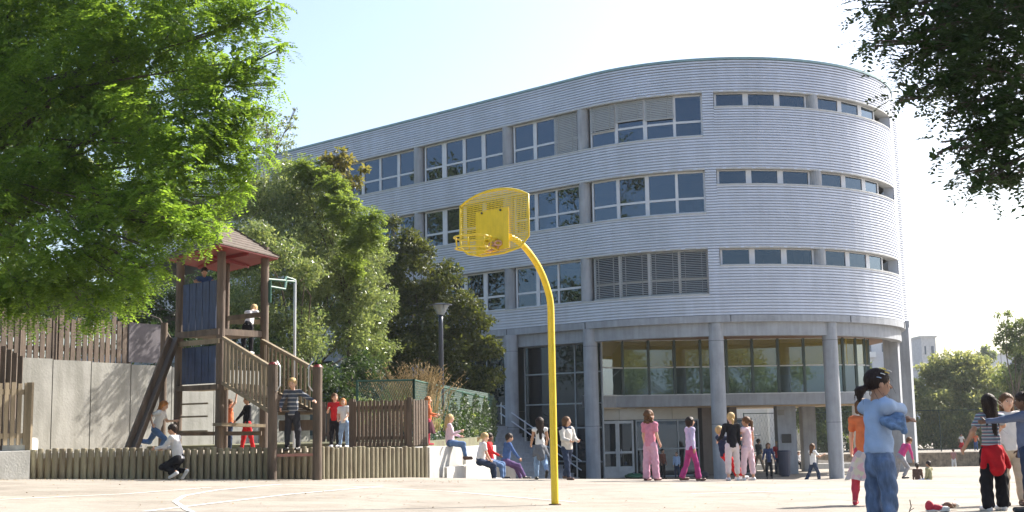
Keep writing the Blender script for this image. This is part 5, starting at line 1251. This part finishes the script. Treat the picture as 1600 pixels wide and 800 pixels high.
    if kind in ('trousers', 'wide', 'capri', 'flare'):
        bp_ += waist
        for s in 'RL':
            r0, r1, r2 = {'trousers': (.056, .042, .034), 'wide': (.060, .050, .052), 'capri': (.058, .044, .040), 'flare': (.055, .038, .046)}[kind]
            en = J['an' + s] * .9 + J['kn' + s] * .1 if kind != 'capri' else J['an' + s] * .62 + J['kn' + s] * .38
            bp_ += [('c', J['hip' + s], J['kn' + s], r0 * H, r1 * H, .02 * H), ('c', J['kn' + s], en, r1 * H, r2 * H, .02 * H)]
        garment('trousers', bp_, m, .009 if res < .0095 else .006)
    elif kind == 'skirt':
        mid = (J['knR'] + J['knL']) / 2 - np.array([0, 0, .02 * H]); R_ = .135 * H; ncap = pel + (0, 0, .03 * H); V_ = []; n_ = 40; rows = 9
        for i in range(rows):
            f = i / (rows - 1); ctr = ncap + (mid - ncap) * f; r_ = .070 * H + (R_ * 1.25 - .07 * H) * f ** .8
            for k in range(n_): a = 2 * pi * k / n_; w_ = 1 + .09 * f * sin(a * 9 + 2 * f) + .04 * f * sin(4 * a); V_.append(ctr + np.array([cos(a) * r_ * w_, sin(a) * r_ * w_ * .9, .012 * f * sin(5 * a)]))
        F_ = [(i * n_ + k, (i + 1) * n_ + k, (i + 1) * n_ + (k + 1) % n_, i * n_ + (k + 1) % n_) for i in range(rows - 1) for k in range(n_)]
        mkmesh('skirt', world(np.array(V_)), F_, m, e, None, True)
        tg = []
        for s in 'RL': tg += [('c', J['hip' + s], J['kn' + s], .055 * H, .040 * H, .02 * H), ('c', J['kn' + s], J['kn' + s] * .5 + J['an' + s] * .5 + (0, -.008 * H, 0), .040 * H, .037 * H, .02 * H), ('c', J['kn' + s] * .5 + J['an' + s] * .5, J['an' + s], .034 * H, .024 * H, .02 * H), ('c', J['heel' + s], J['toe' + s], .021 * H, .017 * H, .01 * H), ('c', J['an' + s], J['heel' + s], .022 * H, .02 * H, .01 * H)]
        if shoes is None or shoes == 'tights': garment('tights', tg, fab('pink_tights', (.55, .06, .10)), .0)
    if shoes is not None and shoes != 'tights':
        for s in 'RL':
            garment('shoe', [('c', J['heel' + s] + (0, 0, -.002), J['toe' + s] + (0, 0, -.002), .027 * H, .022 * H, .01 * H), ('c', J['an' + s] - (0, 0, .008 * H), J['heel' + s], .026 * H, .024 * H, .01 * H)], shoes, 0)
    if belt is not None:     # garment tied round the waist
        bl_ = [('c', pel + (0, 0, .02 * H), pel + (0, -.0, -.015 * H), .083 * H, .088 * H, .03 * H)]
        for q in (-1, 1): bl_ += [('c', pel + (q * .06 * H, -.02 * H, 0), pel + (q * .12 * H, -.05 * H, -.12 * H), .045 * H, .022 * H, .02 * H)]
        bl_ += [('c', pel + (0, -.05 * H, -.01 * H), pel + (0, -.06 * H, -.13 * H), .06 * H, .07 * H, .03 * H)]
        garment('tied_jacket', bl_, belt, .008)
    return e, (lambda v_: world(np.array(v_)))
def PX(px, py, d): return at(px, py, d)[:2]
white = fab('white_cotton', (.72, .71, .70), .06); jean = fab('blue_denim', (.10, .17, .31), .3, 9); djean = fab('dark_denim', (.03, .045, .085), .3); black = fab('black_cloth', (.012, .012, .016), .3)
lgrey = fab('grey_marl', (.50, .50, .52), .08); red = fab('red_cloth', (.50, .02, .025)); pink = fab('pink_cloth', (.62, .24, .33)); lpink = fab('pale_pink_cloth', (.70, .52, .58), .08); lilac = fab('lilac_cloth', (.50, .44, .64)); mag = fab('magenta_cloth', (.38, .05, .19))
navy = fab('navy_cloth', (.018, .028, .065)); orange = fab('orange_cloth', (.62, .17, .07)); cream = fab('cream_fleece', (.60, .57, .52)); blue = fab('blue_cloth', (.05, .10, .25)); sky_ = fab('pale_blue_fleece', (.37, .48, .66), .05, 12); beige = fab('beige_cloth', (.48, .40, .31)); gcl = fab('grey_cloth', (.15, .16, .18)); purp = fab('purple_cloth', (.10, .06, .16))
sw = pmat('white_trainer', (.65, .65, .66), .5, var=.1); sb = pmat('black_shoe', (.02, .02, .02), .4); sbr = pmat('brown_shoe', (.10, .05, .035), .5)
PL = .62
# on the playground, left to right
person('running girl with ginger hair, white t-shirt and blue jeans before the concrete wall', PX(243, 690, 24.9), -95, 1.2, dict(uaR=(-50, 10), faR=(40, 5), uaL=(40, 10), faL=(110, 0), thR=(50, 3), snR=(-25, 0), thL=(-35, 3), snL=(-95, 0), ftL=-40), 'f', 'ginger', 'long', ('tee', white), ('trousers', jean), sw, zbase=PL, lean=18)
person('dark haired boy in grey top kneeling on the ground against the log wall', PX(279, 743, 22.45), 78, 1.28, dict(thR=(38, 6), snR=(-98, 2), ftR=-60, thL=(62, 8), snL=(-72, 2), ftL=-30, uaR=(50, 5), faR=(95, 0), uaL=(55, 5), faL=(95, 0), kneel=True), 't', 'dark', 'short', ('sweater', lgrey), ('trousers', black), sw, lean=14)
person('dark haired child in a blue top leaning over the blue barrier of the tower', PX(318, 500, 25.6), 195, 1.2, dict(uaR=(75, 25), faR=(80, -60), uaL=(75, 25), faL=(80, -60)), 't', 'dark', 'short', ('tee', blue), ('trousers', djean), sb, zbase=3.22, lean=14, headpitch=10)
person('blond child in white shirt and black trousers seen from behind on the raised walkway', PX(387, 548, 26.95), -12, 1.24, dict(uaR=(80, 20), faR=(60, -10), uaL=(80, 10), faL=(60, -10), thR=(-8, 8), thL=(2, 8)), 'f', 'blond', 'short', ('tee', white), ('trousers', black), sw, zbase=2.665, lean=32, headpitch=20)
person('blond boy in striped sweater standing between the two front posts of the tower', PX(457, 690, 23.47), 172, 1.36, dict(uaR=(12, 22), faR=(55, -10), uaL=(18, 60), faL=(40, 62), thR=(2, 5), thL=(-2, 6)), 'f', 'blond', 'short', ('sweater', stripes('striped_knit', (.055, .07, .10), (.32, .32, .33), 13, (.05, .065, .10))), ('trousers', fab('charcoal_cloth', (.035, .036, .045))), sb, zbase=.66, headpitch=8, res=.011)
person('child with a bare arm in the shade under the tower bridge', PX(358, 690, 26.6), -60, 1.1, dict(uaR=(150, 10), faR=(170, 0)), 'f', 'brown', 'short', ('tank', orange), ('trousers', djean), sb, zbase=PL)
person('child in black top and red trousers in the shade under the tower bridge', PX(386, 690, 26.0), 120, 1.15, dict(uaR=(30, 10), thR=(10, 4), thL=(-12, 4)), 't', 'dark', 'short', ('sweater', black), ('trousers', red), sb, zbase=PL)
person('taller girl in red top and black trousers with a hand at her mouth', PX(523, 689, 27.9), 170, 1.2, dict(uaR=(20, 10), faR=(120, -25), uaL=(5, 8)), 'f', 'brown', 'long', ('tee', red), ('trousers', black), sw, zbase=.64, headyaw=40)
person('ginger girl in white t-shirt and pale jeans beside the girl in red', PX(538, 689, 27.5), 165, 1.08, dict(uaR=(15, 8), faR=(50, -15), uaL=(15, 8), faL=(50, -15), thR=(4, 6)), 'f', 'ginger', 'bob', ('tee', white), ('trousers', fab('pale_denim', (.22, .32, .48), .25)), sw, zbase=.64, headyaw=25, side=4)
person('child in orange top and dark skirt behind the wooden gate', PX(669, 686, 27.3), -80, 1.06, dict(uaR=(15, 8), faR=(80, 0), uaL=(10, 8), faL=(70, 0)), 'f', 'ginger', 'bob', ('sweater', orange), ('skirt', fab('plum_cloth', (.07, .02, .03))), 'tights', zbase=.66)
person('blonde girl in pink top and jeans sitting on the tall white block', PX(703, 694, 26.9), -85, 1.22, dict(thR=(84, 4), snR=(8, 2), thL=(78, 4), snL=(14, 2), uaR=(20, 5), faR=(110, 0), uaL=(25, 5), faL=(70, -10), sit=0), 'f', 'blond', 'long', ('sweater', lpink), ('trousers', jean), sbr, zbase=.63)
person('blonde girl in white top and dark jeans sitting on the low white step', PX(750, 730, 26.9), -75, 1.25, dict(thR=(75, 4), snR=(5, 2), thL=(70, 4), snL=(10, 2), uaR=(25, 5), faR=(45, -10), uaL=(25, 5), faL=(45, 0), sit=0), 'f', 'blond', 'lowpony', ('tee', white), ('trousers', djean), sw, zbase=.22, lean=12)
person('child in red jumper and jeans sitting beside the girl in white', PX(765, 730, 27.25), -100, 1.22, dict(thR=(70, 4), snR=(5, 2), thL=(75, 4), snL=(5, 2), uaR=(30, 10), faR=(60, -10), sit=0), 'd', 'dark', 'short', ('sweater', red), ('trousers', jean), sb, zbase=.22, headyaw=40)
person('person in purple trousers half hidden behind the white blocks', PX(790, 735, 29.9), -70, 1.35, dict(thR=(70, 4), snR=(30, 2), thL=(65, 4), snL=(25, 2), uaR=(40, 10), faR=(50, 0), sit=0), 't', 'dark', 'short', ('sweater', blue), ('trousers', purp), sb, zbase=.12, lean=10)
# in the middle of the yard
zc = lambda px, d: None
person('long haired girl in white tank top with a dark jacket round her waist', PX(845, 748, 25.0), 8, 1.24, dict(thR=(-14, 3), snR=(-55, 0), ftR=-45, thL=(6, 3), snL=(2, 0), uaR=(10, 12), faR=(55, 0), uaL=(10, 12), faL=(55, 0)), 't', 'dark', 'verylong', ('tank', white), ('trousers', fab('pale_denim', (.22, .32, .48), .25)), sb, belt=gcl, res=.012)
person('brown haired boy in cream and navy fleece striding in dark jeans', PX(887, 748, 25.0), 215, 1.27, dict(thR=(18, 3), snR=(10, 0), thL=(-16, 3), snL=(-24, 0), uaR=(20, 8), faR=(75, -15), uaL=(20, 8), faL=(75, -15)), 'f', 'brown', 'bob', ('fleece', cream), ('trousers', djean), sbr, res=.012, headyaw=30)
person('curly haired girl all in pink seen side on in the middle of the yard', PX(1018, 752, 24.6), -38, 1.37, dict(thR=(4, 3), thL=(-4, 3), uaR=(2, 6), faR=(35, 0), uaL=(4, 8)), 'f', 'brown', 'curly', ('tee', pink), ('wide', fab('rose_cloth', (.66, .36, .47))), pmat('maroon_shoe', (.10, .015, .02), .5), res=.012, headyaw=-20)
person('dark haired girl in lilac top and magenta flared trousers walking right', PX(1081, 752, 24.6), -72, 1.26, dict(thR=(16, 3), snR=(6, 0), thL=(-12, 3), snL=(-24, 0), uaR=(-8, 10), faR=(8, 4), uaL=(8, 6)), 't', 'dark', 'bob', ('sweater', lilac), ('flare', mag), sbr, res=.012)
person('blond boy in navy top and red trousers leaning back as he is pulled', PX(1134, 752, 25.4), -70, 1.2, dict(thR=(48, 4), snR=(28, 0), thL=(42, 4), snL=(30, 0), uaR=(70, 8), faR=(80, 0), uaL=(70, 8), faL=(80, 0)), 'f', 'blond', 'short', ('sweater', navy), ('trousers', red), sw, lean=-12, res=.012)
person('blonde girl with ponytail in black top and white trousers seen from behind', PX(1146, 755, 24.8), 5, 1.34, dict(uaR=(14, 8), faR=(20, 10), uaL=(10, 18), faL=(62, 12), thR=(2, 5), thL=(-3, 5)), 'f', 'blond', 'lowpony', ('sweater', black), ('capri', fab('off_white_cloth', (.66, .58, .58), .06)), sw, res=.012)
person('ponytailed girl in pale pink vest and trousers beside the blonde in black', PX(1170, 755, 24.9), 30, 1.26, dict(uaR=(20, 25), faR=(30, 20), uaL=(40, 8), faL=(60, 0), thR=(-4, 5), thL=(4, 5)), 't', 'brown', 'pony', ('tank', lpink), ('capri', lpink), sw, res=.012, headyaw=20)
person('small long haired girl in white t-shirt and jeans running by the column', PX(1272, 756, 41.5), -65, 1.36, dict(thR=(24, 4), snR=(4, 0), thL=(-20, 4), snL=(-32, 0), uaR=(40, 15), faR=(110, 0), uaL=(35, 8), faL=(100, 0)), 't', 'brown', 'long', ('tee', white), ('flare', djean), sb, res=.018)
# under the building
bzz = -1.35
for (lb, px, d, yw, H, sk, hr, hs, tp_, bt, ps) in [
    ('person in a dark blue jacket with long hair standing under the school near the bin', 1202, 53.5, 175, 1.5, 't', 'brown', 'long', ('long', fab('indigo_cloth', (.03, .05, .13))), ('trousers', black), dict(uaR=(5, 18), uaL=(5, 18))),
    ('child in a bright red top behind the litter bin', 1216, 57.5, 150, 1.5, 'f', 'blond', 'short', ('tee', red), ('trousers', djean), {}),
    ('tall person in grey top and beige trousers walking in the sun behind the columns', 1187, 60.5, -60, 1.62, 't', 'dark', 'short', ('tee', gcl), ('trousers', beige), dict(thR=(18, 3), thL=(-20, 3), snL=(-30, 0))),
    ('child in red half hidden behind the girl in pale pink', 1177, 52, -100, 1.4, 't', 'dark', 'short', ('tee', red), ('trousers', navy), {}),
    ('child in pale blue shirt by the entrance glazing in the shade', 1058, 54.6, 160, 1.15, 'f', 'brown', 'short', ('sweater', sky_), ('trousers', djean), {}),
    ('child in dark clothes in the shade at the entrance glazing', 1036, 54.8, -140, 1.3, 't', 'dark', 'short', ('sweater', fab('rust_cloth', (.16, .05, .03))), ('trousers', black), {})]:
    person(lb, PX(px, 740, d), yw, H, ps, sk, hr, hs, tp_, bt, sb, res=.02, zbase=bzz)
person('child in a striped top sitting on the low pale wall between the piers', PX(1241, 715, 75.2), 170, 1.4, dict(thR=(80, 6), snR=(8, 2), thL=(80, 6), snL=(8, 2), uaR=(25, 8), faR=(60, -10), sit=0), 't', 'dark', 'short', ('tee', stripes('bw_stripes', (.5, .5, .5), (.05, .05, .06), 16)), ('trousers', black), sb, res=.022, zbase=-1.54)
person('second child in white and black sitting on the low pale wall', PX(1248, 715, 75.2), 200, 1.35, dict(thR=(80, 6), snR=(8, 2), thL=(80, 6), snL=(8, 2), uaR=(25, 8), faR=(60, -10), sit=0), 'f', 'brown', 'short', ('sweater', white), ('trousers', black), sb, res=.022, zbase=-1.54)
# right side
person('girl in flowery skirt and pink tights half hidden behind the girl in jeans', PX(1355, 779, 15.7), -25, 1.33, dict(thR=(2, 6), thL=(-2, 10), snL=(-8, 4), uaR=(10, 8), uaL=(10, 10)), 'f', 'brown', 'bob', ('tee', orange), ('skirt', floral('floral_print')), 'tights', res=.010)
person('child in bright pink jacket and grey trousers running behind the girl in jeans', PX(1408, 752, 34), -75, 1.3, dict(thR=(35, 4), snR=(-30, 0), thL=(-5, 4), snL=(-20, 0), uaR=(45, 15), faR=(40, 10)), 't', 'brown', 'short', ('sweater', fab('hot_pink_cloth', (.58, .07, .22))), ('trousers', fab('mid_grey_cloth', (.28, .28, .30))), sb, res=.016, lean=35)
person('dark haired boy in khaki top sitting on the ground at the foot of the pier', PX(1452, 745, 45), 40, 1.4, dict(thR=(92, 10), snR=(35, 2), thL=(88, 10), snL=(35, 2), uaR=(20, 8), faR=(50, 0), sit=.0), 't', 'dark', 'short', ('sweater', fab('khaki_cloth', (.32, .30, .17))), ('trousers', jean), sw, res=.018)
person('child in brown sitting on the ground next to the boy in khaki', PX(1434, 745, 45.6), -20, 1.3, dict(thR=(92, 10), snR=(35, 2), thL=(88, 10), snL=(35, 2), uaR=(20, 8), faR=(50, 0), sit=.0), 't', 'dark', 'short', ('sweater', fab('brown_cloth', (.12, .07, .05))), ('trousers', djean), sb, res=.018)
person('tiny distant child in white trousers walking along the stone wall', PX(1491, 730, 77), -30, 1.3, dict(thR=(10, 3), thL=(-10, 3)), 't', 'brown', 'short', ('tee', fab('dusty_pink', (.45, .22, .2))), ('trousers', white), sw, res=.024)
person('distant child in white top and red skirt standing above the stone wall', PX(1503, 698, 81.6), 180, 1.15, dict(uaR=(10, 25), uaL=(10, 25)), 't', 'dark', 'short', ('tee', white), ('skirt', red), 'tights', res=.024, zbase=-1.12)
person('distant child in orange top at the wire fence above the stone wall', PX(1525, 698, 81.6), 150, 1.2, dict(uaR=(10, 25), uaL=(40, 25)), 't', 'dark', 'short', ('tee', orange), ('trousers', blue), sw, res=.024, zbase=-1.12)
person('girl in striped top with red jacket tied round her black trousers', PX(1556, 797, 14.6), 10, 1.35, dict(uaL=(-12, 38), faL=(15, 25), uaR=(50, 40), faR=(75, 20), thR=(2, 7), thL=(-2, 6)), 't', 'dark', 'verylong', ('tee', stripes('blue_stripes', (.10, .17, .22), (.42, .45, .48), 26, (.22, .10, .14))), ('wide', black), sw, belt=fab('scarlet_cloth', (.46, .012, .02)), res=.009, flyaway=40)
person('girl facing the camera in white top and beige trousers', PX(1584, 787, 15.8), 170, 1.40, dict(uaR=(8, 12), uaL=(8, 12), thL=(3, 4)), 'f', 'brown', 'long', ('tee', white), ('trousers', beige), sbr, res=.010, headyaw=12)
person('person in grey blue top at the right edge with an arm stretched out', PX(1612, 800, 14.2), 60, 1.36, dict(uaL=(80, 10), faL=(85, 0), uaR=(10, 10), thR=(4, 4)), 'd', 'dark', 'short', ('long', fab('slate_cloth', (.12, .15, .24))), ('trousers', djean), sb, res=.010)
fg, WF = person('nearest girl in pale blue sweatshirt and jeans with folded arms', PX(1384, 880, 8.75), -72, 1.31, dict(uaR=(82, -32), faR=(-165, -60), uaL=(50, 0), faL=(172, -78), thR=(1, 3), thL=(-3, 3)), 't', 'dark', 'lowpony', ('sweater', sky_), ('flare', fab('mid_denim', (.14, .19, .29), .45, 16, stretch=(1, 1, .3))), sb, res=.0072, headyaw=-15, headpitch=4, hem_up=.07, flyaway=30, clips=True)
jp = at(1396, 658, 8.62); Vj, Fj = nets([('c', jp + (-.06, 0, .0), jp + (.04, .02, .015), .030, .036, .02), ('c', jp + (.045, 0, .03), jp + (.065, -.01, -.06), .034, .026, .02), ('c', jp + (-.04, -.02, -.02), jp + (.03, -.03, -.045), .028, .026, .012), ('c', jp + (-.02, -.03, .01), jp + (.05, -.03, -.02), .018, .016, .008)], .006, .007)
jk = empty('denim_jacket', tuple(jp - (0, 0, .1)), 'crumpled denim jacket hugged in the folded arms of the nearest girl', 'jacket'); mkmesh('denim_cloth', Vj, Fj, fab('washed_denim', (.14, .22, .36), .5, 22), jk, None, True)
# ------------------------------------------------------------ air: a faint haze that pales the far houses and trees
hm = bpy.data.materials.new('haze'); hm.use_nodes = True; t = hm.node_tree; t.nodes.clear()
vo = t.nodes.new('ShaderNodeVolumePrincipled'); vo.inputs['Color'].default_value = (.86, .92, 1, 1); vo.inputs['Density'].default_value = .0003; vo.inputs['Anisotropy'].default_value = .3
oo = t.nodes.new('ShaderNodeOutputMaterial'); t.links.new(vo.outputs[0], oo.inputs['Volume'])
gzmin = float(GZ.min())
hz_ = MB().box((0, 0, 13.0), (1420, 1420, 33)).build('haze', hm); tag(hz_, kind='stuff')
